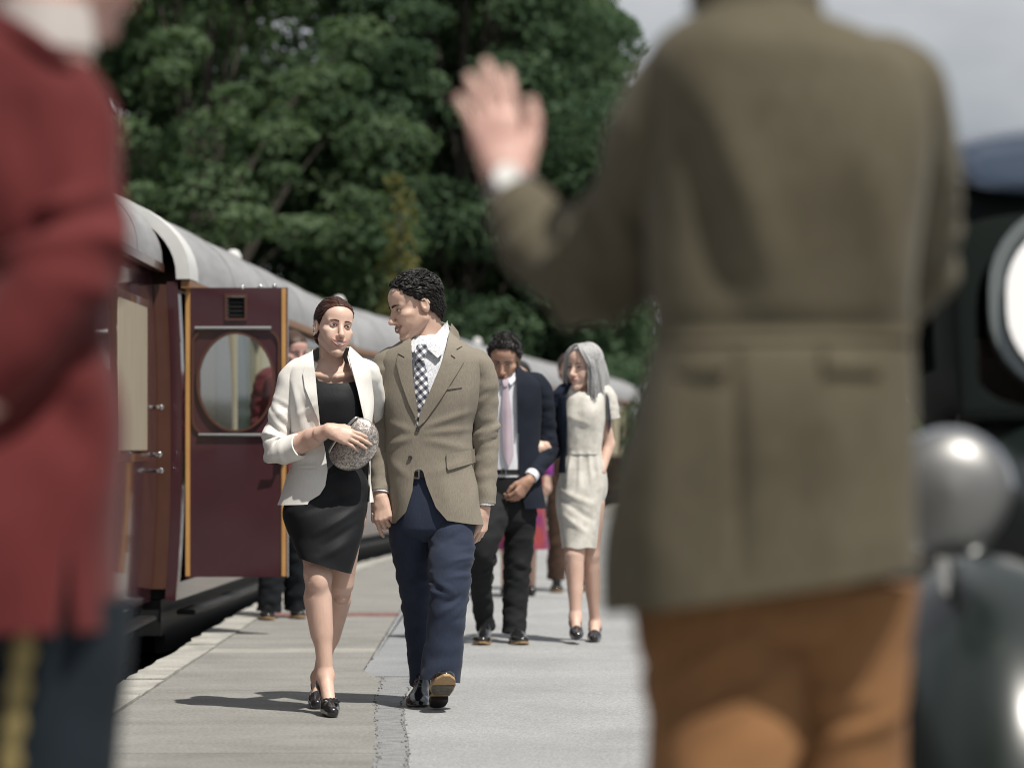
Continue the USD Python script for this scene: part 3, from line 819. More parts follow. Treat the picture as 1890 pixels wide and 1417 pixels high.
# ---- hands
def hand_sd(S, w, Fd, Nb, side, curl=(25, 35, 25), spread=0.10, size=1.0, thumb=(0.75, 0.1), thumb_bend=20, curls=None):
    """Five-fingered hand at wrist w: Fd fingers' direction, Nb back-of-hand normal, side +1/-1 where the thumb lies along Fd x Nb."""
    Fd = unit(Fd)
    Nb = unit(Nb - Fd * (np.asarray(Nb) @ Fd))
    T = np.cross(Fd, Nb) * side
    w = np.asarray(w, float)
    L = lambda f, t, n: w + size * (Fd * f + T * t + Nb * n)
    kn = [(.088, .026, .002), (.093, .008, .005), (.089, -.010, .003), (.081, -.027, -.002)]
    seg = [(.042, .025, .021), (.046, .029, .022), (.042, .026, .021), (.033, .020, .019)]
    rad = [.0092, .0095, .009, .008]
    S.add(rc(L(0, .004, 0), L(.03, .012, 0), .023 * size, .02 * size), .012 * size)
    S.add(rc(L(0, -.008, 0), L(.03, -.010, 0), .021 * size, .02 * size), .012 * size)
    for k, (f, t, n) in enumerate(kn):
        S.add(rc(L(.02, t * .6, -.002), L(f, t, n - .003), .0155 * size, .0118 * size), .012 * size)
    S.add(rc(L(.02, -.012, -.008), L(.07, -.02, -.01), .015 * size, .012 * size), .015 * size)
    for k, (f, t, n) in enumerate(kn):
        p = L(f, t, n - .002)
        ang = 0.0
        c3 = curls[k] if curls else curl
        for j, (ln, cu) in enumerate(zip(seg[k], c3)):
            ang += math.radians(cu)
            dr = Fd * math.cos(ang) - Nb * math.sin(ang) + T * spread * (1.5 - k) * math.cos(ang) * 1.0
            q = p + unit(dr) * ln * size
            r0, r1 = rad[k] * (1 - .08 * j), rad[k] * (1 - .08 * (j + 1))
            S.add(rc(p, q, r0 * size, r1 * size), .004 * size)
            p = q
    p = L(.016, .020, -.008)
    th_out, th_in = thumb
    ang0 = th_out
    for j, (ln, r0, r1) in enumerate(((.046, .016, .0125), (.033, .0122, .0108), (.027, .0108, .0085))):
        ang = ang0 - math.radians(thumb_bend) * j
        dr = Fd * math.cos(ang) + T * math.sin(ang) - Nb * th_in
        q = p + unit(dr) * ln * size
        S.add(rc(p, q, r0 * size, r1 * size), (.014 if j == 0 else .004) * size)
        p = q
    return S
def hand_mesh(w, Fd, Nb, side, arm_from, r_arm=.03, res=.0024, **k):
    S = Sd().add(rc(arm_from, w, r_arm, .0255 * k.get('size', 1.0)))
    hand_sd(S, w, Fd, Nb, side, **k)
    lo = np.minimum(np.asarray(w) - .22, np.asarray(arm_from) - .05)
    hi = np.maximum(np.asarray(w) + .22, np.asarray(arm_from) + .05)
    return reduce(sdmesh(S, lo, hi, res), .0003)

# ---- head
class Head:
    def __init__(self, c, yaw=0, pitch=0, roll=0, s=1.0, sx=1.0):
        """Centre c, facing -y; yaw turns the face to +x (degrees), pitch nods down, roll tips the crown to +x."""
        a, b, g = map(math.radians, (yaw, pitch, roll))
        Rz = V([math.cos(a), -math.sin(a), 0], [math.sin(a), math.cos(a), 0], [0, 0, 1])
        Rx = V([1, 0, 0], [0, math.cos(b), -math.sin(b)], [0, math.sin(b), math.cos(b)])
        Ry = V([math.cos(g), 0, math.sin(g)], [0, 1, 0], [-math.sin(g), 0, math.cos(g)])
        self.R, self.c, self.s, self.sx = Ry @ Rz @ Rx, np.asarray(c, float), s, sx
    def p(self, *q):
        return self.c + self.R @ (V(*q) * self.s * V(self.sx, 1, 1))
    def ps(self, Q):
        return self.c + (np.asarray(Q, float) * self.s * V(self.sx, 1, 1)) @ self.R.T
    def inv(self, P):
        return ((np.asarray(P) - self.c) @ self.R) / self.s / V(self.sx, 1, 1)
    def el(self, c, r):
        return el(self.p(*c), V(*r) * self.s * V(self.sx, 1, 1), self.R)
    def rc(self, a, b, r1, r2=None):
        return rc(self.p(*a), self.p(*b), r1 * self.s, (r1 if r2 is None else r2) * self.s)
    def build(self, S, male=True, smile=0.5, nose=1.0, age=0.0):
        e, c = self.el, self.rc
        S.add(e((0, .018, .036), (.0745, .094, .084)), .02)
        S.add(e((0, -.030, -.026), (.060 if male else .056, .062, .084)), .03)
        S.add(e((0, -.048, .045), (.058, .045, .045)), .03)
        j = .050 if male else .042
        for x in (-1, 1):
            S.add(c((x * j, .0, -.054), (x * .015, -.068, -.104), .020, .016), .022)
            S.add(e((x * .044, -.058, -.022), (.022, .024, .016)), .02)
            S.add(e((x * .036, -.068, -.046), (.019, .018, .018 + .004 * smile)), .018)
        S.add(e((0, -.080, -.106), (.021 if male else .015, .017, .016)), .016)
        for x in (-1, 1):
            S.add(c((x * .012, -.082, .016), (x * .044, -.070, .018), .0115 if male else .009, .009), .012)
            S.sub(e((x * .031, -.096, .0005), (.017, .0155, .0115)), .012)
        # eyelids
        for x in (-1, 1):
            S.add(e((x * .0315, -.0745, .0005), (.0145, .0115, .0098)), .004)
        S.add(c((0, -.086, .008), (0, -.110 * (1 + .03 * (nose - 1)), -.034), .0085, .0108), .010)
        S.add(e((0, -.112 - .004 * (nose - 1), -.038), (.0118, .0115, .0095)), .006)
        for x in (-1, 1):
            S.add(e((x * .0125, -.099, -.042), (.0078, .010, .0072)), .006)
            S.sub(e((x * .007, -.108, -.0495), (.0042, .006, .003)), .003)
            # smile lines
            S.sub(c((x * .020, -.100, -.046), (x * (.036 + .004 * smile), -.088, -.070), .0028, .0024), .008)
        S.add(e((0, -.083, -.068), (.029, .017, .020)), .014)
        for x in (-1, 1):
            S.add(e((x * .0735, .012, -.006), (.0105, .018, .031)), .005)
            S.sub(e((x * .084, .008, -.002), (.007, .010, .017)), .004)
            S.add(c((x * .0775, .022, .018), (x * .0815, .029, -.004), .0035, .0035), .003)
        return S
    def surf(self, S, x, z, extra=0.0):
        """Person-space points on the face along the head's own -y axis at local (x, z)."""
        x, z = np.broadcast_arrays(np.asarray(x, float), np.asarray(z, float))
        q = np.stack([x, np.full(x.shape, -.17), z], -1).reshape(-1, 3)
        P = self.ps(q)
        dr = self.R @ V(0, 1, 0)
        for _ in range(40):
            P = P + dr * (S(P)[:, None] * 0.9)
        return P - dr * extra * self.s
    def face(self, F, S, smile=0.5, lipmat=None, brow=M_brow, female=False, teeth=True, browr=.0034, open_=0.6, lid=None, parent=None):
        s = self.s
        for x in (-1, 1):
            ep = self.surf(S, [x * .0318], [.0003])[0]
            ctr = ep + self.R @ V(0, .0030 * s, -.0005 * s)
            ball = trimesh.creation.icosphere(3)
            m = ball.copy()
            m.vertices = ctr + (np.array(ball.vertices) * V(.0125, .0060, .0046 * open_ / .6) * s) @ self.R.T
            eye = F.part('eye', m, M_eye, parent)
            m = trimesh.creation.icosphere(2)
            m.vertices = ep + self.R @ V(0, -.0020 * s, 0) + (np.array(m.vertices) * V(.0050, .0022, .0046 * open_ / .6) * s) @ self.R.T
            F.part('iris', m, M_iris, eye)
            t = np.linspace(-1, 1, 9)
            lx, lz = x * .0318 + .0150 * t, .0050 * (1 - t ** 2) * open_ / .6 + .0006
            F.part('eyelash', tube(self.surf(S, lx, lz, .0010), s * .0017 * (1 - .5 * t ** 2) * (1.25 if female else 1), 6), M_lash, eye)
            t = np.linspace(0, 1, 9)
            lx, lz = x * (.013 + .036 * t), .0185 + .0060 * np.sin(t * PI * .72) - .0045 * t
            F.part('eyebrow', tube(self.surf(S, lx, lz, .0006), s * browr * (.75 + .5 * np.sin(PI * np.clip(t + .15, 0, 1))) * (1 - .55 * t), 6), brow, parent)
        t = np.linspace(-1, 1, 15)
        w = .0225 + .0095 * smile
        up = -.0635 + .0070 * smile * t ** 2 + .0012 * np.cos(t * PI * 2) * (1 - t ** 2)
        lo = -.0705 - .0090 * smile * (1 - t ** 2) + .0075 * smile * t ** 2 + .0035 * t ** 2
        if not teeth:
            up, lo = -.0655 + .003 * smile * t ** 2, -.0720 + .006 * t ** 2 + .003 * smile * t ** 2
        r = s * .0041 * (1 - .60 * t ** 4)
        lm = lipmat or M_lip
        lip = F.part('lips', cat(tube(self.surf(S, w * t, up, .0006), r * .85, 8), tube(self.surf(S, w * t, lo, .0010), r * 1.15, 8)), lm, parent)
        if teeth:
            mid, hh = (up + lo) / 2, (up - lo) / 2
            rr = np.maximum(hh - .0012, .0006) * s
            tt = np.linspace(-.68, .68, 15)
            u_, l_ = np.interp(tt, t, up), np.interp(tt, t, lo)
            m_, h_ = (u_ + l_) / 2, np.maximum((u_ - l_) / 2 - .0006, .0004) * np.sqrt(np.maximum(1 - (tt / .74) ** 2, 0))
            F.part('teeth', loft(np.stack([self.surf(S, w * tt, m_ + h_, -.0012), self.surf(S, w * tt, m_ + h_ * .5, .0006), self.surf(S, w * tt, m_ - h_ * .5, .0006), self.surf(S, w * tt, m_ - h_, -.0012), self.surf(S, w * tt, m_, -.004)], 1)), M_teeth, lip)
    def cap(self, t=.009, slope=(.66, .75), c=0.0, back=True, res=.0035, noise=(0, 0), side_drop=0.0, seed=0, part_=None):
        """Hair over the skull: the grown skull above a sloping hairline."""
        S = Sd()
        S.add(self.el((0, .020, .038), (.0745 + t, .094 + t, .084 + t)))
        S.add(self.el((0, -.046, .048), (.058 + t * .8, .045 + t * .8, .045 + t * .8)), .03)
        if back:
            S.add(self.el((0, .050, -.030), (.058 + t, .056 + t, .060)), .03)
        n = self.R @ V(0, -slope[0], -slope[1])
        base = plane(n, float(self.p(0, 0, 0) @ unit(n)) - c * self.s)
        def hl(P):
            q = self.inv(P)
            ax = np.abs(q[:, 0])
            return base(P) + (side_drop * np.clip(ax - .045, 0, 1) - .10 * np.clip(.03 - ax, 0, 1) * (q[:, 1] < 0)) * self.s
        S.cut(hl, .006)
        if noise[0]:
            f0, fr, am = S, noise[0], noise[1]
            S = Sd().add(lambda P: f0(P) - am * (meshkit.fbm(self.inv(P) * fr, 2, seed) - .5))
        lo, hi = self.c - .16 * self.s, self.c + .16 * self.s
        return S, reduce(sdmesh(S, lo, hi, res), .0004)
def bodysd(J, torso=1.0, arms=1.0, legs=1.0, arm_r=(.048, .038, .028), leg_r=(.075, .050, .034), feet=True):
    """Trunk and limbs from joints: neck, sl/sr shoulders, el/er, wl/wr, hl/hr hips, kl/kr, al/ar, tl/tr toes."""
    S = Sd()
    mid = (J['hl'] + J['hr']) / 2
    ch = (J['sl'] + J['sr']) / 2
    S.add(rc(ch + (0, 0, -.06), mid + (0, 0, .05), .085 * torso, .085 * torso))
    S.add(rc(J['sl'] + unit(ch - J['sl']) * .04, J['sr'] + unit(ch - J['sr']) * .04, .05 * torso), .05)
    S.add(rc(J['hl'], J['hr'], .075 * torso), .05)
    S.add(rc(J['neck'], ch, .05, .06), .04)
    for k in 'lr':
        S.add(rc(J['s' + k], J['e' + k], arm_r[0] * arms, arm_r[1] * arms), .03)
        S.add(rc(J['e' + k], J['w' + k], arm_r[1] * arms, arm_r[2] * arms), .015)
        S.add(rc(J['h' + k], J['k' + k], leg_r[0] * legs, leg_r[1] * legs), .04)
        S.add(rc(J['k' + k], J['a' + k], leg_r[1] * .95 * legs, leg_r[2] * legs), .015)
        if feet:
            S.add(rc(J['a' + k], J['t' + k], leg_r[2] * .9 * legs, .022), .02)
    return S
def joints_box(J, pad=.14):
    P = np.array(list(J.values()))
    return P.min(0) - pad, P.max(0) + pad

def combed(H, hm, n, seed, L=(.03, .055), r=.0016, flow=(0, 1, .1), lift=.0012, jitter=.10, keep=None):
    """Fine locks lying on a head of hair, combed along a local direction."""
    g = np.random.default_rng(seed)
    pts, fi = trimesh.sample.sample_surface(hm, n, seed=seed)
    tree = __import__('scipy.spatial', fromlist=['cKDTree']).cKDTree(hm.triangles_center)
    out = []
    for p, nn in zip(pts, hm.face_normals[fi]):
        ql = H.inv(p)
        if float(nn @ (p - H.c)) < 0 or (keep and not keep(ql)):
            continue
        fl = flow(ql) if callable(flow) else V(*flow)
        P, d = [p - nn * r * .8], H.R @ unit(fl + g.normal(0, jitter, 3))
        steps = 5
        ln = g.uniform(*L) / steps
        for k in range(steps):
            q = P[-1] + d * ln
            _, j = tree.query(q)
            m = hm.face_normals[j]
            q = q - m * float(m @ (q - hm.triangles_center[j])) + m * lift * math.sin(PI * (k + 1) / steps)
            d = unit(d - m * float(d @ m))
            P.append(q)
        out.append(tube(np.array(P), r * V(.7, 1, 1.1, 1, .8, .3), 4))
    return cat(*out)
# ------------------------------------------------------------------ shoes
M_shoe = pmat('black_shoe_leather', (0.010, 0.010, 0.011), 0.16, coat_weight=0.6, coat_roughness=0.05)
M_sole = pmat('shoe_sole_tan', (0.30, 0.19, 0.09), 0.6, (0.36, 0.235, 0.12), 30)
M_sole_worn = pmat('shoe_sole_worn', (0.07, 0.06, 0.05), 0.7, (0.13, 0.11, 0.09), 40)
M_heelcap = pmat('shoe_heel', (0.02, 0.018, 0.016), 0.5)
def mens_shoe(F, heel, pitch=0, yaw=0, mat=M_shoe, L=.295, sole=M_sole, lift=0.0):
    """Lace-up shoe; heel: point under the heel on the ground; toe towards -y turned by yaw, raised by pitch (degrees)."""
    w = lambda u: np.interp(u, [0, .06, .2, .42, .62, .78, .92, 1], [.012, .03, .034, .030, .044, .047, .036, .010])
    cxs = lambda u: np.interp(u, [0, .4, .7, 1], [0, .004, -.003, .004])
    u = np.r_[np.linspace(0, .06, 5), np.linspace(.1, .9, 15), np.linspace(.93, 1, 6)]
    out = Polygon(np.vstack([np.stack([cxs(u) + w(u), -u * L], 1), np.stack([cxs(u) - w(u), -u * L], 1)[::-1]])).buffer(.003)
    solem = extrude(out, .010)
    heelm = move(extrude(out.intersection(shapely.box(-.1, -.085, .1, .01)).buffer(-.001), .018), (0, 0, 0))
    solem = move(solem, (0, 0, .0))
    v = np.array(solem.vertices)
    v2, f2 = trimesh.remesh.subdivide_to_size(v, solem.faces, .012, max_iter=10)
    rise = lambda y: .018 * np.clip(1 - (-y - .08) / .05, 0, 1) + .012 * np.clip((-y / L - .78) / .22, 0, 1) ** 2
    v2[:, 2] += rise(v2[:, 1])
    solem = trimesh.Trimesh(v2, f2, process=False)
    n, k = 26, 28
    rings = []
    a = np.linspace(0, 2 * PI, k, endpoint=False)
    for x in np.linspace(0.012, .985, n):
        top = np.interp(x, [0, .1, .3, .40, .52, .66, .82, .93, 1], [.070, .088, .096, .090, .072, .054, .046, .036, .014])
        z0 = rise(np.array(-x * L)) + .008
        hw = w(x) + .002
        cz, hh = z0 + top * .40, top * .60
        c, s = np.cos(a), np.sin(a)
        zz = np.where(s > 0, cz + hh * np.abs(s) ** .8, cz - top * .40 * np.abs(s) ** .45)
        sh = np.where(s > 0, 1 - .48 * np.clip(s, 0, 1) ** 1.6 * np.interp(x, [0, .5, 1], [.75, .8, .4]), 1)
        rings.append(np.stack([cxs(x) + hw * np.sign(c) * np.abs(c) ** .75 * sh, np.full(k, -x * L), zz], 1))
    upper = loft(rings)
    laces = cat(*[tube(V([-.016, -L * y, .018 + z], [0, -L * y - .004, .024 + z], [.016, -L * y, .018 + z]), .0025, 6) for y, z in ((.42, .073), (.48, .062), (.54, .053))])
    tongue = None
    tf = lambda m: move(move(m, rx=-math.radians(pitch)), np.asarray(heel) + (0, 0, lift), rz=0) if not yaw else move(move(move(m, rx=-math.radians(pitch)), rz=math.radians(yaw)), np.asarray(heel) + (0, 0, lift))
    sh = F.part('shoe', tf(upper), mat, smooth=50)
    F.part('lace', tf(laces), mat, sh)
    F.part('sole', tf(solem), sole, sh, 30)
    wear = out.intersection(shapely.box(-.1, -.245, .1, -.135)).buffer(-.009).buffer(.004)
    wm = extrude(wear, .003)
    wv, wf = trimesh.remesh.subdivide_to_size(wm.vertices, wm.faces, .012, max_iter=10)
    wv[:, 2] += rise(wv[:, 1]) - .002
    F.part('sole_patch', tf(trimesh.Trimesh(wv, wf, process=False)), M_sole_worn, sh, False)
    F.part('heel', tf(heelm), M_heelcap, sh, 30)
    return sh
def pump(F, ankle, ball, mat, skin_mat, s=1.0, bow=False, heel_h=.075):
    """Foot prims for the body and a court shoe around them. ankle, ball: points; the toe runs on from the ball."""
    ankle, ball = np.asarray(ankle, float), np.asarray(ball, float)
    fl = unit((ball - ankle) * (1, 1, 0))
    toe = ball + fl * .062 * s + (0, 0, -.004)
    heel = ankle - fl * .030 * s + (0, 0, -.038 * s)
    B = [(rc(ankle, heel + (0, 0, .006), .031 * s, .026 * s), .02), (rc(ankle, ball + (0, 0, .012), .030 * s, .022 * s), .02), (rc(heel, ball + (0, 0, .004), .024 * s, .024 * s), .015), (rc(ball + (0, 0, .004), toe, .030 * s, .017 * s), .012)]
    foot = Sd()
    for f, k in B:
        foot.add(f, k)
    T = np.cross(fl, (0, 0, 1))
    sh = Sd().add(lambda P: foot(P) - .0075)
    # the opening: everything above a plane from the heel counter to the vamp
    a, b = heel - fl * .03 + (0, 0, .034 * s), ball + fl * .004 + (0, 0, .030 * s)
    n = unit(np.cross(T, b - a))
    n = n if n[2] > 0 else -n
    mid = (a + b) / 2
    def top(P):
        q = P - mid
        dip = np.abs(q @ fl) / (.5 * np.linalg.norm(b - a))
        return np.minimum((P - a) @ n + .012 * np.clip(1 - dip, 0, 1), -((P - b) @ fl) + .12 * np.abs((P - b) @ T))
    sh.cut(top, .004)
    hb = V(heel[0], heel[1], 0) - fl * .004
    hb[2] = max(0.004, heel[2] - heel_h)
    sh.add(rc(heel + (0, 0, -.012), hb, .021 * s, .0065 * s), .012)
    lo, hi = np.minimum(np.minimum(heel, toe), hb) - .06, np.maximum(ankle, toe) + .06
    m = reduce(sdmesh(sh, lo, hi, .0028), .0004)
    shoe = F.part('shoe', m, mat, smooth=50)
    sole = []
    if bow:
        c = ball + fl * .014 * s + (0, 0, .036 * s)
        fwd = fl
        for sx in (-1, 1):
            loop = cat(tube(np.array([c + T * sx * x * s + fwd * y * s + V(0, 0, z) * s for x, y, z in ((0, 0, 0), (.014, -.010, .008), (.030, -.012, .004), (.032, .006, -.002), (.016, .008, 0), (0, 0, 0))]), .0052 * s, 8))
            sole.append(loop)
            sole.append(tube(np.array([c, c + T * sx * .014 * s + fwd * .012 * s + (0, 0, -.004), c + T * sx * .027 * s + fwd * .024 * s + (0, 0, -.012)]), [.004, .005, .006], 8))
        sole.append(move(trimesh.creation.icosphere(2, .007), c))
        F.part('bow', cat(*sole), mat, shoe)
    return B, shoe
# ------------------------------------------------------------------ cloth materials
def cloth(name, a, b, weave=420, amt=.16, rough=.85, big=6, bump=.25, sheen=.06, **kw):
    kw.setdefault('specular_ior_level', .18)
    return pmat(name, a, rough, b, big, 4, lo=.3, hi=.7, fine=(weave, amt, (1, 1, .12)), bump=bump, bscale=weave * .5, bstretch=(1, 1, .35), bdist=.002, sheen_weight=sheen, sheen_roughness=.5, **kw)
M_tan = cloth('jacket_tan_weave', (0.195, 0.172, 0.138), (0.225, 0.200, 0.162), 420, .13)
M_tan_dark = cloth('jacket_lining', (0.05, 0.045, 0.04), (0.07, 0.06, 0.05))
M_navy = cloth('trousers_navy', (0.021, 0.028, 0.050), (0.030, 0.039, 0.066), 300, .12, sheen=.05)
M_white = cloth('jacket_white', (0.68, 0.66, 0.62), (0.76, 0.745, 0.71), 260, .03, .7, sheen=.1)
M_blackd = cloth('dress_black', (0.007, 0.008, 0.010), (0.011, 0.012, 0.014), 300, .1, .6, sheen=.02, specular_ior_level=.22)
M_belt = pmat('belt_leather', (0.012, 0.011, 0.011), 0.35)
M_buckle = pmat('belt_buckle', (0.5, 0.48, 0.45), 0.25, metallic=1.0)
M_btn = pmat('button_brown', (0.03, 0.022, 0.018), 0.35)
M_line = cloth('stitch_shadow', (0.045, 0.038, 0.03), (0.055, 0.046, 0.036))
def gingham(name, cols, per, axis=45):
    """Woven diagonal check of three tones."""
    N = {'tc': ('geometry', {}), 'rot': ('mapping', {'rotation': (0, math.radians(axis), 0)}), 's': ('separate_xyz', {}), 'p': ('principled_bsdf', {'roughness': 0.6, 'sheen_weight': .2})}
    L = [('tc.position', 'rot.vector'), ('rot.vector', 's.vector')]
    for k, ax in (('u', 'x'), ('v', 'z')):
        N[k + '1'] = ('math', {'math_type': 'multiply', 'value2': 1 / per})
        N[k + '2'] = ('math', {'math_type': 'fraction'})
        N[k + '3'] = ('math', {'math_type': 'greater_than', 'value2': .5})
        L += [('s.' + ax, k + '1.value1'), (k + '1.value', k + '2.value1'), (k + '2.value', k + '3.value1')]
    N['a'] = ('math', {'math_type': 'add'})
    N['h'] = ('math', {'math_type': 'multiply', 'value2': .5})
    N['r'] = ('rgb_ramp', {'ramp': [(.25, cols[0]), (.26, cols[1]), (.74, cols[1]), (.75, cols[2])]})
    L += [('u3.value', 'a.value1'), ('v3.value', 'a.value2'), ('a.value', 'h.value1'), ('h.value', 'r.fac'), ('r.color', 'p.base_color')]
    return usdkit.material(stage, LOOK + name, N, L, surface='p.BSDF')
M_tie = gingham('tie_check', [(0.72, 0.71, 0.70), (0.16, 0.17, 0.21), (0.012, 0.014, 0.028)], .026, 40)
M_shirt = pmat('shirt_white_print', (0.72, 0.72, 0.73), 0.75, (0.42, 0.46, 0.56), 150, 2, lo=.48, hi=.66, sheen_weight=.1)
M_shirt_plain = cloth('shirt_pale_blue', (0.62, 0.64, 0.69), (0.68, 0.70, 0.74), 300, .03, .7)

# ------------------------------------------------------------------ man in the tan jacket
F = A = Fig('man in tan jacket and checked tie, holding hands with the woman beside him', 795, 12.35, 'couple in front')
q = F.q
J = dict(neck=q(796, 632, .03), sl=q(712, 668), sr=q(884, 668), el=q(706, 800, .05), er=q(896, 800, .04), wl=q(703, 905, -.04), wr=q(893, 930, .01),
         hl=q(757, 950), hr=q(828, 950), kl=q(772, 1100, .10), kr=q(826, 1090, -.16), al=q(783, 1262, .16), ar=q(815, 1250, -.16), tl=q(780, 1292, -.05), tr=q(822, 1275, -.35))
HA = Head(q(766, 564, -.01), yaw=-68, pitch=10, roll=-7, s=1.06)
S = HA.build(Sd(), True, 1.0, 1.15)
S.add(rc(HA.p(0, .032, -.050), q(795, 652, .03), .056, .060), .012)
S.add(rc(HA.p(0, .010, -.075), q(790, 652, -.015), .040, .050), .012)
lo, hi = HA.c - (.19, .19, .31), HA.c + (.19, .19, .17)
headm = reduce(sdmesh(S, lo, hi, .0025), .0002)
Jb = dict(J, sl=J['sl'] + (.025, 0, -.03), sr=J['sr'] + (-.025, 0, -.03))
trunk = sdmesh(bodysd(Jb, .88, feet=False), *joints_box(J), .012)
hl_ = hand_mesh(q(703, 918, -.05), (.10, -.30, -1), (-.35, -.9, .25), 1, q(705, 884, -.02), r_arm=.026, curls=[(38, 20, 10), (55, 55, 25), (60, 60, 30), (60, 60, 30)], spread=.05, size=1.0, thumb=(.35, .35), thumb_bend=14)
hr_ = hand_mesh(q(892, 938, .0), (-.10, -.10, -1), (.75, -.62, .1), 1, q(892, 900, .02), curl=(30, 32, 22), spread=.03, thumb=(.35, .25))
F.part('body', union([headm, trunk, hl_, hr_]), M_skin_t, smooth=60)
HA.face(F, S, smile=.9, brow=M_lash, browr=.0042, open_=.5, lipmat=pmat('lips_tan', (0.30, 0.155, 0.12), 0.4))
hs, hm = HA.cap(.007, slope=(.75, .66), c=.006, side_drop=.0, noise=(70, .008), seed=4)
hair = F.part('hair', hm, M_hair_black, smooth=60)
wave = lambda q_: V(.55 * math.sin(q_[0] * 75 + q_[1] * 45), .8, .15 - .75 * np.clip((.09 - q_[2]) / .05, 0, 1))
F.part('hair_locks', cat(combed(HA, hm, 1500, 5, (.026, .045), .0030, wave, .0075, .22, lambda q_: q_[2] > .045), combed(HA, hm, 1500, 6, (.014, .024), .0022, lambda q_: V(0, .6, -.8), .003, .2, lambda q_: q_[2] <= .06),
    combed(HA, hm, 260, 7, (.026, .04), .0034, lambda q_: V(.3 * math.sin(q_[0] * 90), -.2, 1.0), .010, .3, lambda q_: q_[1] < -.02 and q_[2] > .07)), M_hair_black, hair, 60)

# shirt, collar, tie
TS = Torso(F, [(618, 762, 824, .066, .066, .015), (634, 748, 838, .082, .08, .012), (652, 722, 872, .088, .09, .008), (672, 712, 884, .094, .1, .0), (740, 718, 872, .115, .105, 0), (800, 722, 862, .113, .095, 0), (880, 722, 872, .112, .10, 0)], noise=.002, seed=2)
shirt = F.part('shirt', TS.mesh(n=50), M_shirt)
cpts = np.array([[-.062 + 0, 0], [.062, 0]])
def collar_ring(F, cx, py, dy, rx, ry, h, th=.004, tilt=.25, n=48, lean=0.0):
    a = np.linspace(0, 2 * PI, n, endpoint=False)
    c = F.q(cx, py, dy)
    def ring(r1, r2, z):
        return np.stack([c[0] + r1 * np.cos(a) + lean * z, c[1] + r2 * np.sin(a), c[2] + z + tilt * r2 * np.sin(a)], 1)
    R = [ring(rx + .006, ry + .006, 0), ring(rx, ry, h * .6), ring(rx - .002, ry - .002, h), ring(rx - .002 - th, ry - .002 - th, h), ring(rx - th, ry - th, .0)]
    return loft(np.array(R))
F.part('collar_band', collar_ring(F, 793, 641, .012, .070, .070, .050, tilt=.42, lean=.15), M_shirt, shirt)
TSc = Torso(F, [(598, 772, 824, .058, .066, .012), (618, 764, 826, .070, .07, .010), (634, 750, 842, .088, .085, .008), (652, 725, 868, .096, .09, .006), (690, 712, 884, .108, .1, .0), (740, 718, 872, .12, .105, 0)], noise=0, seed=2)
F.part('collar_wing', TSc.decal(ppoly(F, (777, 641), (800, 625), (826, 592), (830, 612), (817, 655), (809, 662), (790, 645)), .008, .005, .008), M_shirt, shirt)
F.part('collar_wing', TSc.decal(ppoly(F, (776, 640), (764, 625), (757, 622), (756, 640), (763, 652)), .006, .005, .008), M_shirt, shirt)
tie = F.part('tie', TS.decal(ppoly(F, (768, 664), (784, 664), (790, 690), (794, 730), (786, 772), (775, 790), (766, 772), (764, 730), (766, 690)), .006, .008, .01, curve=lambda x, z: .010 * np.exp(-((x - F.q(779, 700)[0]) / .022) ** 2)), M_tie)
F.part('tie_knot', TS.decal(ppoly(F, (771, 638), (788, 636), (791, 646), (785, 666), (771, 666), (767, 650)), .014, .014, .006, curve=lambda x, z: .010 * np.exp(-((x - F.q(779, 650)[0]) / .014) ** 2)), M_tie, tie)

# jacket
jr = [(606, 765, 826, .050, .072, .022), (622, 748, 842, .076, .086, .014), (636, 728, 862, .094, .100, .008), (650, 708, 884, .103, .108, .004), (668, 699, 893, .112, .115, 0), (700, 702, 890, .124, .12, 0), (740, 706, 884, .132, .12, 0),
      (800, 713, 870, .129, .105, 0), (850, 713, 872, .130, .11, 0), (900, 715, 882, .135, .12, 0), (962, 718, 894, .140, .13, 0)]
zx = lambda px, py: (float(q(px, py)[0]), float(q(px, py)[2]))
fol = lambda *L: [(*zx(a, b), *zx(c, d), w, am * .72) for a, b, c, d, w, am in L]
TJ = Torso(F, jr, noise=.0035, seed=1, nscale=(8, 8, 4), folds=fol((782, 790, 868, 760, .014, .010), (782, 800, 872, 792, .012, .009), (785, 812, 868, 828, .014, .008), (762, 796, 716, 780, .013, .008), (762, 808, 716, 822, .013, .008),
    (862, 720, 852, 800, .012, .009), (870, 850, 800, 872, .02, .007), (722, 850, 756, 880, .016, .006), (880, 890, 868, 950, .02, .008), (820, 880, 830, 950, .03, .006)), hem=(lambda x: .012 * np.cos(x * 14), .12))
shell = TJ.shell(.007, n=84, nc=128)
opening = prism(F, [(757, 590), (760, 622), (761, 683), (770, 761), (773, 793), (768, 850), (763, 905), (751, 944), (733, 962), (715, 990), (852, 990), (826, 958), (806, 935), (789, 893), (778, 850), (774, 796), (776, 770), (816, 676), (826, 640), (832, 590)], -.4, -.012, .02)
jm = minus(shell, opening)
sl = sleeve([q(752, 672, .0), q(722, 664, .0), q(707, 688, .01), q(706, 745, .03), q(709, 800, .045), q(706, 850, .01), q(703, 908, -.04)], [.050, .062, .064, .058, .053, .050, .042], n=60, amp=.004, seed=3, crease=[(.56, .045, .005), (.66, .045, .004)])
sr = sleeve([q(842, 672, .0), q(874, 666, .0), q(891, 690, .01), q(893, 745, .025), q(895, 800, .045), q(896, 860, .03), q(896, 930, .0)], [.050, .062, .065, .060, .056, .051, .043], n=60, amp=.004, seed=6, crease=[(.54, .045, .006), (.64, .045, .005), (.32, .04, .004)])
jacket = F.part('jacket', jm, M_tan, smooth=50)
F.part('sleeve', sl, M_tan, jacket, 50)
F.part('sleeve', sr, M_tan, jacket, 50)
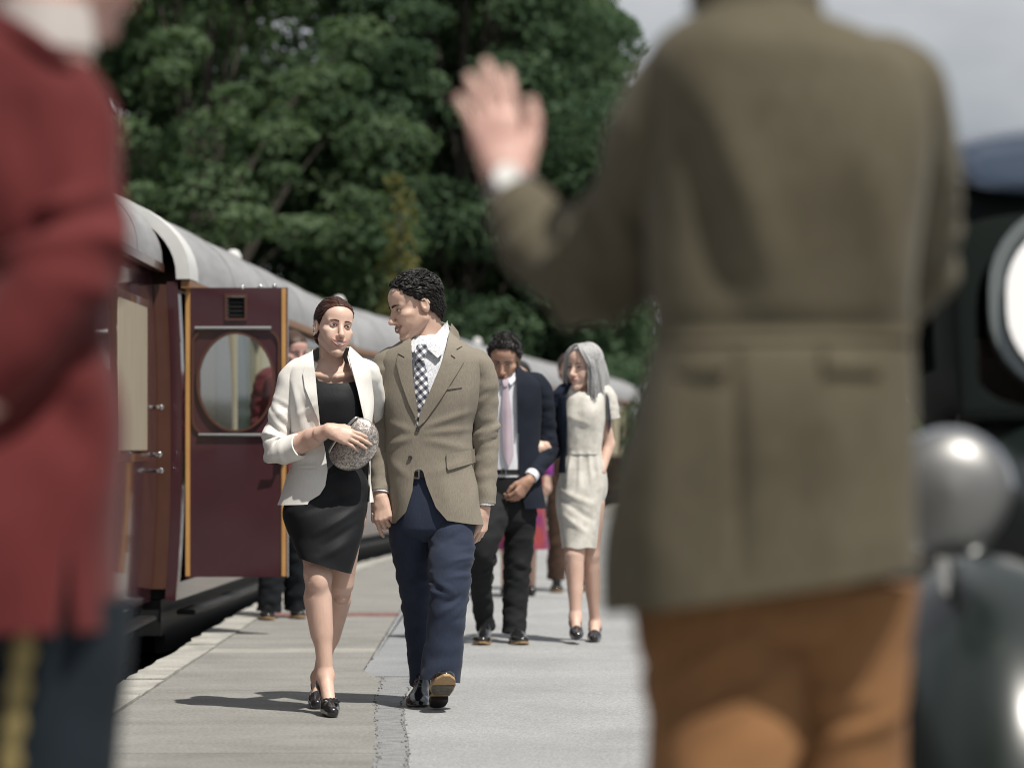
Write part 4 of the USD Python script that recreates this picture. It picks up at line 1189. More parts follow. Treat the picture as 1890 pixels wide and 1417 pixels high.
F.part('jacket_collar', cat(collar_ring(F, 796, 628, .026, .083, .080, .040, .006, tilt=.55, lean=.1)), M_tan, jacket)
lap = [[(757, 618), (746, 628), (737, 650), (733, 672), (742, 706), (756, 745), (771, 776), (773, 764), (763, 690), (761, 640)],
       [(833, 596), (846, 612), (854, 640), (858, 668), (845, 690), (816, 736), (786, 778), (774, 788), (776, 766), (798, 716), (816, 672), (824, 645)]]
for L_, cut in zip(lap, ([(730, 650), (748, 660), (748, 662.5), (730, 653.5)], [(843, 645.5), (858, 637), (860, 640), (844, 648.5)])):
    pl = ppoly(F, *L_).difference(ppoly(F, *cut))
    pl = max(getattr(pl, 'geoms', [pl]), key=lambda g: g.area)
    F.part('lapel', TJ.decal(pl, .003, .0055, .010), M_tan, jacket, 30)
def flap(F, T, pts, off=.002, h=.006, mat=None, parent=None, name='pocket_flap'):
    return F.part(name, T.decal(ppoly(F, *pts), off, h, .012), mat, parent, 30)
flap(F, TJ, [(825, 838), (876, 828), (878, 853), (829, 867), (826, 862)], mat=M_tan, parent=jacket)
flap(F, TJ, [(709, 832), (723, 836), (723, 852), (719, 856), (709, 854)], mat=M_tan, parent=jacket)
flap(F, TJ, [(810, 716), (853, 710), (854, 716), (811, 722)], .001, .004, M_tan, jacket, 'breast_pocket')
flap(F, TJ, [(834, 656), (841.5, 661.5), (840.5, 663), (833, 657.5)], .009, .002, M_line, jacket, 'buttonhole')
for px, py in ((773, 792), (759, 844)):
    b = lathe([(0, 0), (.0085, 0), (.0085, .004), (.006, .005), (0, .003)], 16)
    c = q(px, py)
    y = float(TJ.yf(c[0], c[2])) - .003
    F.part('button', move(align(b, (0, -1, 0)), (c[0], y, c[2])), M_btn, jacket)
F.part('cuff', sleeve([q(703, 893, -.035), q(703, 902, -.04), q(702.5, 909, -.044)], [.033, .034, .035], n=8, amp=0), M_shirt, shirt)
F.part('cuff', sleeve([q(896, 912, .0), q(896, 922, .0), q(895.5, 931.5, -.0)], [.036, .037, .037], n=8, amp=0), M_shirt, shirt)

# trousers
TP = Torso(F, [(858, 722, 868, .110, .105, 0), (880, 722, 870, .112, .11, 0), (930, 722, 872, .122, .125, 0), (975, 722, 872, .118, .12, 0), (1000, 735, 862, .06, .07, 0)], noise=.003, seed=8)
legL = sleeve([q(755, 930, .0), q(757, 985, .01), q(768, 1080, .08), q(776, 1180, .13), q(782, 1262, .16)], [.098, .098, .074, .064, .060], n=64, nc=40, amp=.005, seed=11, crease=[(.48, .05, .004)], flat=(.92, 1.05))
legR = sleeve([q(835, 930, .0), q(834, 985, -.03), q(830, 1090, -.16), q(820, 1180, -.15), q(812, 1256, -.16)], [.100, .100, .080, .080, .086], n=110, nc=56, amp=.007, seed=14, crease=[(.40, .040, .007), (.50, .035, .009), (.60, .045, .006), (.20, .05, .003)], flat=(.98, 1.0), ns=(9, 9, 13))
tr = F.part('trousers', TP.mesh(n=40), M_navy, smooth=60)
F.part('trouser_leg', legL, M_navy, tr, 50)
F.part('trouser_leg', legR, M_navy, tr, 50)
belt = F.part('belt', TP.decal(ppoly(F, (740, 868), (800, 868), (800, 881), (740, 881)), .002, .005, .01), M_belt, tr, 30)
F.part('buckle', TP.decal(ppoly(F, (765, 866), (776, 866), (776, 883), (765, 883)).difference(ppoly(F, (767.5, 869), (773.5, 869), (773.5, 880), (767.5, 880))), .008, .003, .01), M_buckle, belt, 30)
mens_shoe(F, (q(781, 1290, .20)[0], .20, .004), pitch=-10, yaw=-4, L=.285, lift=.03)
mens_shoe(F, (q(806, 1290, -.12)[0], -.12, .006), pitch=27, yaw=9, L=.30)

# ------------------------------------------------------------------ woman in the white jacket
F = B = Fig('smiling woman in white jacket and black dress with red hair tied back', 605, 12.12, 'couple in front')
q = F.q
J = dict(neck=q(612, 668, .02), sl=q(550, 694), sr=q(652, 698, .02), el=q(514, 822, -.01), er=q(692, 812, .34), wl=q(604, 793, -.17), wr=q(703, 900, .36),
         hl=q(575, 950), hr=q(634, 950), kl=q(587, 1075, -.10), kr=q(628, 1078, .06), al=q(601, 1247, -.10), ar=q(588, 1252, .26), tl=q(612, 1300, -.2), tr=q(584, 1290, .2))
HB = Head(q(616, 604, -.01), yaw=22, pitch=-4, roll=8, s=.985, sx=.95)
S = HB.build(Sd(), False, 1.0, .92)
S.add(rc(HB.p(0, .030, -.050), q(613, 682, .025), .046, .050), .010)
S.add(rc(HB.p(0, .012, -.070), q(614, 682, .005), .034, .044), .010)
S.add(el(q(607, 728, .012), (.148, .078, .092)), .045)
S.add(rc(q(562, 696, .02), q(600, 692, .0), .038, .035), .04)
S.add(rc(q(656, 696, .02), q(622, 692, .0), .038, .035), .04)
for a, b in (((604, 695), (560, 688)), ((622, 695), (662, 687))):   # collar bones
    S.add(rc(q(*a, -.060), q(*b, -.030), .006, .006), .030)
lo, hi = q(607, 760) - (.24, .19, 0), HB.c + (.22, .19, .17)
lo[1], hi[1] = -.2, .2
headm = reduce(sdmesh(S, lo, hi, .0026), .0002)
LS = Sd()   # legs
LS.add(rc(q(585, 955, 0), q(587, 1060, -.08), .072, .052)).add(rc(q(587, 1060, -.085), q(601, 1245, -.10), .050, .029), .03)
LS.add(el(q(588, 1076, -.126), (.026, .020, .032)), .03)                            # knee cap
LS.add(rc(q(583, 1105, -.07), q(592, 1165, -.075), .047, .036), .04)                # calf
LS.add(rc(q(634, 955, 0), q(628, 1075, .06), .082, .054), .02).add(rc(q(628, 1075, .06), q(590, 1250, .26), .047, .028), .02)
LS.add(rc(q(626, 1105, .12), q(610, 1170, .19), .046, .036), .04)
LS.add(rc(q(582, 950), q(634, 950), .08), .05)
ball1 = V(q(609, 1300, -.22)[0], -.215, .026)
ball2 = V(q(586, 1300, .16)[0], .165, .026)
P1, shoe1 = pump(F, q(601, 1247, -.10), ball1, M_shoe, None, bow=True)
P2, shoe2 = pump(F, q(589, 1250, .265), ball2, M_shoe, None, heel_h=.07)
for f, k in P1 + P2:
    LS.add(f, k)
legs = reduce(sdmesh(LS, q(530, 1340, -.4) * (1, 1, 0) + (0, 0, -.02), q(690, 940, .45), .005), .0003)
Jt = {k: v for k, v in J.items()}
Jt['al'], Jt['ar'], Jt['tl'], Jt['tr'] = [J['k' + k[1]] + (0, 0, -.05) for k in ('al', 'ar', 'tl', 'tr')]
trunk = sdmesh(bodysd(Jt, .80, .86, .9, feet=False), *joints_box(Jt), .012)
fore = sdmesh(Sd().add(rc(q(545, 824, -.10), q(578, 808, -.145), .040, .036)).add(rc(q(578, 808, -.155), q(607, 793, -.215), .036, .026), .02), q(520, 850, -.25), q(625, 770, .0), .004)
hb1 = hand_mesh(q(606, 793, -.215), (.93, -.05, -.30), (.15, -.90, .40), -1, q(590, 801, -.19), curls=[(12, 14, 8), (12, 16, 8), (14, 16, 8), (18, 18, 8)], spread=.06, size=.95, thumb=(.5, .2))
hb2 = hand_mesh(q(698, 925, .232), (.10, -.08, -1), (0, 1, .05), 1, q(700, 900, .32), curls=[(66, 55, 25), (70, 55, 25), (74, 55, 25), (78, 55, 25)], spread=.03, size=.92, thumb=(.35, .45))
F.part('body', union([headm, trunk, legs, fore, hb1, hb2]), M_skin, smooth=60)
HB.face(F, S, smile=1.1, brow=M_hair_brown, female=True, open_=.42, browr=.0026)
hs, hm = HB.cap(.0045, slope=(.75, .66), c=-.006, side_drop=.0, noise=(30, .003), seed=2)
bun = sdmesh(Sd().add(HB.el((0, .125, .015), (.042, .032, .038))), HB.c - .2, HB.c + .2, .005)
hair = F.part('hair', union([hm, bun]), M_hair_auburn, smooth=60)
F.part('hair_strands', combed(HB, hm, 900, 4, (.04, .075), .0015, lambda q_: V(-.3 * q_[0] / .08 * 0 + .2 * np.sign(q_[0] + .02), 1, -.25)), M_hair_auburn, hair, 60)
for x in (-1,):
    F.part('earring', move(trimesh.creation.icosphere(2, .0055), HB.p(x * .083, .004, -.038)), M_chrome)
TD = Torso(F, [(684, 556, 664, .076, .085, .01), (700, 548, 676, .088, .09, .006), (720, 546, 677, .103, .09, 0), (745, 548, 675, .115, .088, 0), (800, 556, 668, .098, .08, 0), (850, 556, 668, .098, .085, 0), (900, 536, 680, .118, .115, 0), (950, 522, 676, .132, .13, -.01), (1000, 540, 663, .128, .12, -.025), (1042, 552, 651, .122, .105, -.04)],
           noise=.004, seed=21, nscale=(5, 5, 9), folds=fol((668, 905, 560, 945, .014, -.010), (668, 935, 585, 985, .014, .012), (664, 965, 600, 1005, .013, -.009), (655, 990, 590, 1030, .014, .010), (640, 925, 610, 900, .013, -.008), (658, 850, 600, 880, .014, .008)), hem=(lambda x: -.30 * x * 1.05 - .004, .14))
dm = TD.mesh(n=90, nc=110)
dm = minus(dm, prism(F, [(560, 640), (580, 692), (590, 703), (608, 708), (640, 708), (662, 703), (672, 690), (690, 640)], -.4, .02))
F.part('dress', dm, M_blackd, smooth=50)
TW = Torso(F, [(640, 582, 648, .056, .070, .018), (652, 566, 660, .068, .08, .014), (664, 545, 672, .082, .09, .008), (680, 533, 684, .094, .1, .0), (705, 529, 688, .110, .102, 0), (740, 530, 690, .130, .1, 0), (790, 538, 686, .122, .095, 0), (840, 541, 684, .116, .1, 0), (880, 530, 686, .126, .115, 0), (926, 511, 690, .140, .135, 0)],
           noise=.005, seed=5, nscale=(7, 7, 6), folds=fol((542, 705, 560, 790, .012, .010), (556, 720, 580, 800, .012, -.007), (536, 850, 590, 840, .014, .007), (530, 880, 600, 890, .02, .006), (548, 770, 590, 745, .012, .006)), hem=(lambda x: -.006 + .03 * x, .1))
wj = minus(TW.shell(.006, n=80, nc=120), prism(F, [(572, 600), (578, 650), (585, 700), (592, 770), (603, 830), (608, 868), (604, 896), (594, 912), (574, 924), (560, 960), (684, 960), (683, 860), (677, 790), (662, 720), (643, 660), (652, 600)], -.4, -.006, .02))
white = F.part('jacket', wj, M_white, smooth=50)
F.part('sleeve', sleeve([q(582, 690, 0), q(555, 682, 0), q(538, 702, .0), q(524, 755, -.01), q(509, 812, -.02), q(514, 836, -.055), q(540, 828, -.09), q(554, 822, -.115)], [.048, .058, .058, .055, .055, .056, .055, .051], n=76, nc=40, amp=.006, seed=8, crease=[(.58, .045, .008), (.68, .045, .008), (.80, .045, .006), (.40, .05, .004)], ns=(10, 10, 12)), M_white, white, 50)
F.part('sleeve', sleeve([q(645, 690, .02), q(672, 682, .04), q(682, 702, .10), q(690, 755, .24), q(692, 812, .34), q(697, 850, .35), q(700, 880, .35)], [.045, .055, .055, .050, .048, .046, .044], n=56, amp=.004, seed=9), M_white, white, 50)
for L_ in ([(578, 645), (570, 660), (562, 690), (566, 716), (580, 748), (594, 782), (593, 768), (586, 700)], [(644, 652), (654, 668), (668, 690), (672, 712), (676, 760), (677, 786), (663, 722)]):
    F.part('lapel', TW.decal(ppoly(F, *L_), .003, .005, .010), M_white, white, 30)
flap(F, TW, [(545, 858), (588, 858), (588, 864), (545, 865)], .0015, .004, M_white, white, 'pocket_welt')
# silver evening bag
M_sequin = usdkit.material(stage, LOOK + 'silver_sequins', {
    'g': ('geometry', {}), 'v': ('voronoi_texture', {'scale': 210.0}), 'r': ('rgb_ramp', {'ramp': [(0.0, (0.16, 0.14, 0.125)), (0.5, (0.40, 0.36, 0.33)), (1.0, (0.62, 0.58, 0.55))]}), 'sep': ('separate_color', {}),
    'b': ('bump', {'strength': 0.9, 'distance': 0.004}), 'v2': ('voronoi_texture', {'scale': 210.0}), 'p': ('principled_bsdf', {'metallic': 0.75, 'roughness': 0.38})},
    [('g.position', 'v.vector'), ('g.position', 'v2.vector'), ('v.color', 'sep.color'), ('sep.r', 'r.fac'), ('sep.g', 'b.height'), ('r.color', 'p.base_color'), ('b.normal', 'p.normal')], surface='p.BSDF')
bag = thing('evening_bag', 'silver sequinned clutch bag under the hand of the woman in the white jacket', 'bag', (F.X0, F.d, 0))
def bq(px, py):
    return q(px, py, -.165)
a_, b_ = bq(607, 832), bq(657, 769)
ax = unit(b_ - a_)
nx = np.cross((0, -1, 0), ax)
nx = nx if nx[0] > 0 else -nx
BS = Sd().add(el((a_ + b_) / 2 + nx * .060 + ax * -.004, (.112, .036, .092), np.stack([ax, V(0, 1, 0), nx], 1)))
BS.cut(plane(-nx, float(-nx @ ((a_ + b_) / 2 + nx * .008))), .006)
bm = reduce(sdmesh(BS, bq(590, 900) - (0, .1, 0), bq(710, 750) + (0, .1, 0), .003), .0003)
v = np.array(bm.vertices)
nn = meshkit.fbm(np.stack([(v @ ax) * 55, v[:, 1] * 20, (v @ nx) * 9], -1), 3, 4) - .5
v[:, 1] += nn * .016 * np.clip(1.2 - ((v - a_) @ nx) / .12, .2, 1)
bm = trimesh.Trimesh(v, bm.faces, process=False)
part('pouch', bm, M_sequin, bag, 60)
fr = np.array([a_ + nx * .012 - ax * .0, a_ + (0, -.012, 0), (a_ + b_) / 2 + (0, -.022, 0) - nx * .004, b_ + (0, -.012, 0), b_ + nx * .012])
part('clasp_frame', tube(smoothpath(fr, 24, 2), .006, 10), M_buckle, bag)
part('clasp', cat(move(trimesh.creation.icosphere(2, .007), a_ + ax * .055 + (0, -.028, 0) - nx * .006), move(trimesh.creation.icosphere(2, .007), a_ + ax * .07 + (0, -.028, 0) - nx * .006)), M_buckle, bag)
# ------------------------------------------------------------------ second couple
M_navyj = cloth('jacket_dark_navy', (0.008, 0.011, 0.019), (0.012, 0.016, 0.026), 300, .1, sheen=.02)
M_char = cloth('trousers_charcoal', (0.011, 0.012, 0.013), (0.017, 0.018, 0.020), 300, .1, sheen=.02)
M_pinktie = cloth('tie_pink', (0.40, 0.33, 0.38), (0.46, 0.385, 0.44), 300, .05, .5)
M_satin = pmat('dress_pale_satin', (0.47, 0.45, 0.40), 0.34, (0.61, 0.59, 0.545), 22, 4, lo=.35, hi=.65, sheen_weight=.2, bump=.25, bscale=60, bdist=.003)
M_cardi = cloth('cardigan_navy', (0.010, 0.015, 0.030), (0.015, 0.021, 0.040), 260, .1, sheen=.02)
F = C = Fig('dark-haired man in navy suit and pink tie, looking down as he walks', 940, 16.4, 'couple behind')
q = F.q
J = dict(neck=q(932, 690, .02), sl=q(900, 716, .02), sr=q(990, 716), el=q(890, 810, .05), er=q(1005, 828, .05), wl=q(892, 880, .0), wr=q(978, 882, -.13), hl=q(915, 930), hr=q(962, 930),
         kl=q(888, 1015, -.22), kr=q(956, 1040, .02), al=q(896, 1158, .02), ar=q(950, 1162, -.02), tl=q(893, 1180, -.15), tr=q(950, 1180, -.15))
HC = Head(q(931, 662, -.035), yaw=-6, pitch=24, roll=2, s=1.02)
S = HC.build(Sd(), True, 0.0, 1.1)
S.add(rc(HC.p(0, .032, -.050), q(932, 708, .02), .055, .058), .012)
headm = reduce(sdmesh(S, HC.c - (.17, .17, .28), HC.c + (.17, .2, .17), .0034), .0003)
hr_ = hand_mesh(q(975, 887, -.14), (-.55, -.25, -.80), (.55, -.70, -.1), 1, q(985, 878, -.10), curl=(35, 40, 25), spread=.06, thumb=(.5, .3))
F.part('body', union([headm, sdmesh(bodysd(J, .85, .9, .9, feet=False), *joints_box(J), .014), hr_]), M_skin_b, smooth=60)
HC.face(F, S, smile=.0, brow=M_lash, browr=.0040, open_=.3, teeth=False, lipmat=pmat('lips_brown', (0.17, 0.075, 0.06), 0.4))
hs, hm = HC.cap(.012, slope=(.75, .66), c=.006, noise=(45, .012), seed=8)
hair = F.part('hair', hm, M_hair_dark, smooth=60)
F.part('hair_locks', combed(HC, hm, 700, 6, (.02, .04), .0032, lambda q_: V(.5, -.6 if q_[1] < .03 else .6, .1), .006, .35), M_hair_dark, hair, 60)
TS = Torso(F, [(684, 915, 952, .066, .066, .012), (696, 906, 968, .08, .08, .01), (712, 900, 985, .09, .095, 0), (760, 897, 985, .108, .1, 0), (820, 900, 984, .108, .1, 0), (880, 900, 986, .11, .1, 0)], noise=.002, seed=31)
shirt = F.part('shirt', TS.mesh(n=40), M_shirt_plain)
F.part('collar_band', collar_ring(F, 932, 697, .01, .066, .066, .046, tilt=.3), M_shirt_plain, shirt)
for pts in ([(917, 688), (930, 698), (920, 712), (911, 700)], [(947, 688), (934, 698), (943, 712), (953, 700)]):
    F.part('collar_wing', TS.decal(ppoly(F, *pts), .012, .004, .008), M_shirt_plain, shirt)
tie = F.part('tie', TS.decal(ppoly(F, (929, 712), (938, 712), (944, 760), (948, 840), (939, 862), (929, 840), (926, 760)), .005, .008, .01, curve=lambda x, z: .008 * np.exp(-((x - F.q(936, 700)[0]) / .022) ** 2)), M_pinktie)
F.part('tie_knot', TS.decal(ppoly(F, (926, 700), (940, 700), (937, 714), (930, 714)), .012, .014, .006), M_pinktie, tie)
TJ = Torso(F, [(672, 914, 952, .055, .07, .02), (684, 903, 968, .078, .085, .012), (697, 893, 992, .098, .1, .006), (712, 888, 1002, .11, .11, 0), (745, 887, 1003, .122, .112, 0), (800, 892, 999, .122, .11, 0), (870, 892, 998, .126, .115, 0), (938, 889, 1006, .13, .125, 0)],
           noise=.004, seed=33, folds=[])
jm = minus(TJ.shell(.007, n=64, nc=100), prism(F, [(912, 660), (905, 700), (903, 760), (901, 860), (893, 960), (974, 960), (962, 905), (957, 860), (957, 780), (955, 720), (953, 690), (954, 660)], -.4, -.01, .01))
jk = F.part('jacket', jm, M_navyj, smooth=50)
for pts in ([(953, 672), (962, 684), (968, 706), (962, 730), (957, 800), (955, 800), (953, 700)], [(913, 672), (902, 690), (897, 712), (900, 780), (903, 800), (904, 700)]):
    F.part('lapel', TJ.decal(ppoly(F, *pts), .003, .005, .012), M_navyj, jk, 30)
F.part('sleeve', sleeve([q(968, 706, 0), q(988, 704, 0), q(1001, 722, .01), q(1007, 780, .04), q(1009, 826, .05), q(1003, 846, .0), q(984, 874, -.10)], [.05, .058, .062, .058, .056, .054, .044], n=60, amp=.005, seed=35, crease=[(.6, .05, .006), (.72, .05, .006)]), M_navyj, jk, 50)
F.part('sleeve', sleeve([q(925, 706, .02), q(902, 706, .02), q(889, 726, .03), q(885, 780, .05), q(886, 830, .05), q(890, 880, .0)], [.05, .058, .062, .058, .054, .044], amp=.005, seed=36, crease=[(.6, .05, .006)]), M_navyj, jk, 50)
F.part('cuff', sleeve([q(986, 871, -.095), q(982, 877, -.108), q(979, 881, -.118)], [.038, .0385, .038], n=8, amp=0), M_shirt_plain, shirt)
TP = Torso(F, [(862, 900, 990, .105, .1, 0), (880, 899, 990, .108, .105, 0), (920, 897, 990, .115, .12, 0), (960, 900, 985, .11, .115, 0), (980, 912, 972, .06, .07, 0)], noise=.003, seed=38)
tr = F.part('trousers', TP.mesh(n=30), M_char, smooth=60)
F.part('trouser_leg', sleeve([q(918, 920, 0), q(906, 960, -.12), q(892, 1010, -.23), q(886, 1060, -.14), q(891, 1120, -.02), q(897, 1160, .02)], [.095, .095, .078, .066, .058, .056], n=64, nc=36, amp=.006, seed=39, crease=[(.45, .05, .007), (.6, .05, .006)], flat=(.95, 1)), M_char, tr, 50)
F.part('trouser_leg', sleeve([q(962, 925, 0), q(960, 970, .0), q(954, 1050, .01), q(951, 1120, -.0), q(949, 1168, -.02)], [.095, .092, .078, .070, .068], n=64, nc=36, amp=.005, seed=40, crease=[(.5, .05, .006), (.85, .04, .005)], flat=(.95, 1)), M_char, tr, 50)
belt = F.part('belt', TP.decal(ppoly(F, (901, 866), (960, 866), (960, 875), (901, 875)), .002, .005, .01), M_belt, tr, 30)
F.part('buckle', TP.decal(ppoly(F, (925, 865), (935, 865), (935, 876), (925, 876)).difference(ppoly(F, (927, 867), (933, 867), (933, 874), (927, 874))), .008, .003, .01), M_buckle, belt, 30)
F.part('ring', move(trimesh.creation.torus(.0095, .002), q(973, 896, -.16)), pmat('ring_gold', (0.6, 0.42, 0.15), .25, metallic=1.0))
mens_shoe(F, (q(897, 1180, .06)[0], .05, .004), yaw=-5, L=.29)
mens_shoe(F, (q(949, 1180, .08)[0], .06, .004), yaw=8, L=.29)

F = D = Fig('grey-haired woman in pale satin dress and navy cardigan, turning to her left-hand companion', 1075, 16.5, 'couple behind')
F.t.SetCustomDataByKey('label', 'woman with long grey hair in pale satin dress and navy cardigan')
q = F.q
J = dict(neck=q(1076, 714, .02), sl=q(1046, 734, .0), sr=q(1108, 734), el=q(1026, 815, .06), er=q(1124, 820, .03), wl=q(1006, 822, -.12), wr=q(1110, 870, -.05), hl=q(1060, 900), hr=q(1092, 900),
         kl=q(1060, 1025, -.10), kr=q(1090, 1030, .03), al=q(1062, 1140, -.12), ar=q(1098, 1160, .10), tl=q(1062, 1170, -.25), tr=q(1096, 1180, -.02))
HD = Head(q(1078, 677, -.01), yaw=-38, pitch=4, roll=2, s=1.0, sx=.95)
S = HD.build(Sd(), False, .35, 1.05)
S.add(rc(HD.p(0, .030, -.050), q(1078, 728, .02), .046, .05), .012)
S.add(el(q(1078, 752, .01), (.12, .07, .07)), .04)
headm = reduce(sdmesh(S, q(1078, 775) - (.2, .2, 0), HD.c + (.2, .2, .17), .0034), .0003)
LS = Sd().add(rc(q(1062, 930, 0), q(1061, 1022, -.09), .08, .052)).add(rc(q(1061, 1025, -.10), q(1062, 1140, -.12), .050, .029), .02).add(rc(q(1060, 1050, -.06), q(1062, 1090, -.07), .044, .036), .04)
LS.add(rc(q(1090, 930, 0), q(1091, 1022, .02), .08, .05), .02).add(rc(q(1091, 1025, .02), q(1098, 1150, .08), .047, .028), .02).add(rc(q(1092, 1050, .06), q(1096, 1095, .09), .042, .034), .04)
P1, _ = pump(F, q(1062, 1138, -.12), V(q(1064, 1170, -.22)[0], -.20, .055), M_shoe, None, heel_h=.06)
P2, _ = pump(F, q(1098, 1152, .08), V(q(1097, 1180, -.02)[0], -.025, .026), M_shoe, None, heel_h=.06)
for f, k in P1 + P2:
    LS.add(f, k)
legs = reduce(sdmesh(LS, q(1030, 1220, -.4) * (1, 1, 0) + (0, 0, -.02), q(1125, 920, .35), .006), .0004)
Jt = dict(J, al=J['kl'] + (0, 0, -.05), ar=J['kr'] + (0, 0, -.05))
hd = hand_mesh(q(1006, 824, -.115), (-.85, -.30, .15), (.1, -.75, .6), -1, q(1017, 830, -.06), curl=(30, 35, 20), spread=.05, size=.92, thumb=(.5, .2))
F.part('body', union([headm, sdmesh(bodysd(Jt, .74, .82, .85, feet=False), *joints_box(Jt), .014), legs, hd]), M_skin, smooth=60)
HD.face(F, S, smile=.3, brow=M_hair_brown, female=True, open_=.5, browr=.0026, teeth=False)
hs, hm = HD.cap(.010, slope=(.80, .60), c=.002, noise=(25, .005), seed=3)
hair = F.part('hair', hm, M_hair_grey, smooth=60)
r = np.random.default_rng(9)
st = []
for k in range(420):
    a = r.uniform(.5, 2 * PI - .5) - PI / 2          # round the head, leaving the face free
    el_ = r.uniform(.1, 1.15)
    u = V(math.cos(a) * math.cos(el_), math.sin(a) * math.cos(el_), math.sin(el_))
    if u[1] < -.45:
        continue
    p0 = V(0, .02, .038) + u * V(.084, .104, .094)
    side = V(math.cos(a) * .092, max(math.sin(a) * .104 + .02, -.035 + r.normal(0, .006)), 0) * r.uniform(.86, 1.08)
    L = r.uniform(.16, .235)
    top = V(p0[0] * .35, .015, .122)
    pts = np.array([HD.p(*top), HD.p(*(p0 * (1.03, 1.03, 1.03))), HD.p(side[0] * 1.06, side[1] + .02, -.02), HD.p(side[0] * 1.10 + r.normal(0, .006), side[1] + .028, -.09)])
    end = HD.p(side[0] * 1.18, side[1] + .03, -.05 - L) + r.normal(0, .008, 3)
    st.append(tube(smoothpath(np.vstack([pts, end]), 12, 2), np.r_[np.full(8, .0045), .0042, .0036, .0026, .001], 5))
for sx in (-1, 1):
    for k in range(75):
        g = r.normal(0, 1, 5)
        x0 = .070 + .010 * g[0]
        st.append(tube(smoothpath(np.array([HD.p(sx * .012 + .002 * g[1], -.03 + .015 * g[2], .125), HD.p(sx * (.045 + .006 * g[1]), -.075 + .010 * g[2], .098), HD.p(sx * (x0 + .012), -.052 + .012 * g[2], .03), HD.p(sx * (x0 + .018), -.035 + .014 * g[3], -.06), HD.p(sx * (x0 + .020 + .006 * g[4]), -.030 + .016 * g[3], -.17 + .02 * g[1])]), 12, 2), np.r_[np.full(8, .0036), .0032, .0026, .002, .0008], 5))
F.part('hair_lengths', cat(*st, combed(HD, hm, 900, 5, (.05, .10), .0036, lambda q_: V(np.sign(q_[0] + .012) * .8, .25, -.55 + q_[2] * 2), .004, .14)), M_hair_grey, hair, 60)
TD = Torso(F, [(712, 1046, 1110, .058, .065, .012), (724, 1040, 1118, .082, .08, .006), (738, 1038, 1120, .098, .088, 0), (768, 1036, 1120, .118, .09, 0), (800, 1041, 1114, .104, .085, 0), (830, 1044, 1110, .096, .082, 0), (862, 1036, 1118, .108, .108, 0), (905, 1027, 1120, .122, .13, 0), (950, 1028, 1108, .126, .125, -.01), (1010, 1036, 1100, .128, .11, -.03)],
           noise=.006, seed=51, nscale=(12, 12, 4), folds=[], hem=(lambda x: .004 * np.sin(x * 60), .1))
zq = lambda px, py: (float(q(px, py)[0]), float(q(px, py)[2]))
TD.folds = [gauss_fold(*zq(a, b), *zq(c, d), w, am) for a, b, c, d, w, am in ((1055, 836, 1045, 900, .010, .012), (1070, 836, 1068, 905, .010, .012), (1086, 836, 1092, 900, .010, .012), (1100, 840, 1108, 900, .010, .010), (1035, 905, 1090, 930, .014, .012), (1040, 925, 1095, 960, .012, -.010), (1040, 950, 1085, 985, .012, .009), (1050, 770, 1090, 785, .014, .008))]
dm = minus(TD.mesh(n=80, nc=100), prism(F, [(1050, 690), (1058, 716), (1072, 724), (1090, 724), (1104, 716), (1110, 690)], -.4, .02, .008))
dress = F.part('dress', dm, M_satin, smooth=50)
F.part('waistband', TD.decal(ppoly(F, (1046, 824), (1109, 824), (1109, 838), (1046, 838)), .002, .004, .01), M_satin, dress, 30)
TC = Torso(F, [(706, 1044, 1112, .062, .07, .014), (720, 1036, 1122, .086, .09, .008), (734, 1031, 1126, .104, .1, 0), (768, 1030, 1127, .122, .1, 0), (830, 1036, 1120, .11, .095, 0), (872, 1030, 1124, .112, .115, 0)], noise=.004, seed=53)
cm = minus(TC.shell(.006, n=50, nc=90), prism(F, [(1050, 680), (1044, 720), (1046, 780), (1042, 900), (1126, 900), (1124, 780), (1120, 730), (1106, 680)], -.4, -.0, .008))
cd = F.part('cardigan', cm, M_cardi, smooth=50)
F.part('sleeve', sleeve([q(1056, 726, .01), q(1042, 722, .01), q(1032, 740, .02), q(1027, 790, .05), q(1025, 822, .05), q(1020, 834, .0), q(1012, 828, -.07)], [.045, .052, .055, .05, .05, .046, .040], n=56, amp=.005, seed=55, crease=[(.6, .05, .006), (.75, .05, .006)]), M_cardi, cd, 50)
F.part('sleeve', sleeve([q(1100, 726, .01), q(1114, 722, .01), q(1122, 738, .02), q(1126, 772, .03)], [.045, .052, .055, .054], n=40, amp=.003, seed=56), M_satin, cd, 50)
# hand seen beside her hip belongs to the person walking behind: built with that person below

# ------------------------------------------------------------------ steward by the door, people further back
M_jmaroon = cloth('steward_jacket', (0.11, 0.022, 0.026), (0.15, 0.032, 0.036), 240, .08)
M_trk = cloth('trousers_black', (0.008, 0.010, 0.013), (0.012, 0.014, 0.018), 240, .08, sheen=.02)
F = G = Fig('man in maroon jacket and black trousers standing behind the open carriage door', 528, 18.75)
q = F.q
J = dict(neck=q(532, 674, .02), sl=q(496, 698, .0), sr=q(558, 698), el=q(484, 790, .05), er=q(566, 790, .05), wl=q(500, 850, -.06), wr=q(560, 868, -.02), hl=q(512, 888), hr=q(542, 888), kl=q(508, 1010, .0), kr=q(542, 1010, .05), al=q(497, 1120, .0), ar=q(545, 1115, .14), tl=q(492, 1142, -.15), tr=q(547, 1135, 0))
HG = Head(q(540, 648, -.02), yaw=38, pitch=14, roll=0, s=1.02)
S = HG.build(Sd(), True, 0, 1.1)
S.add(rc(HG.p(0, .03, -.05), q(532, 690, .02), .058, .06), .012)
headm = reduce(sdmesh(S, HG.c - (.17, .17, .28), HG.c + (.17, .2, .17), .0042), .0004)
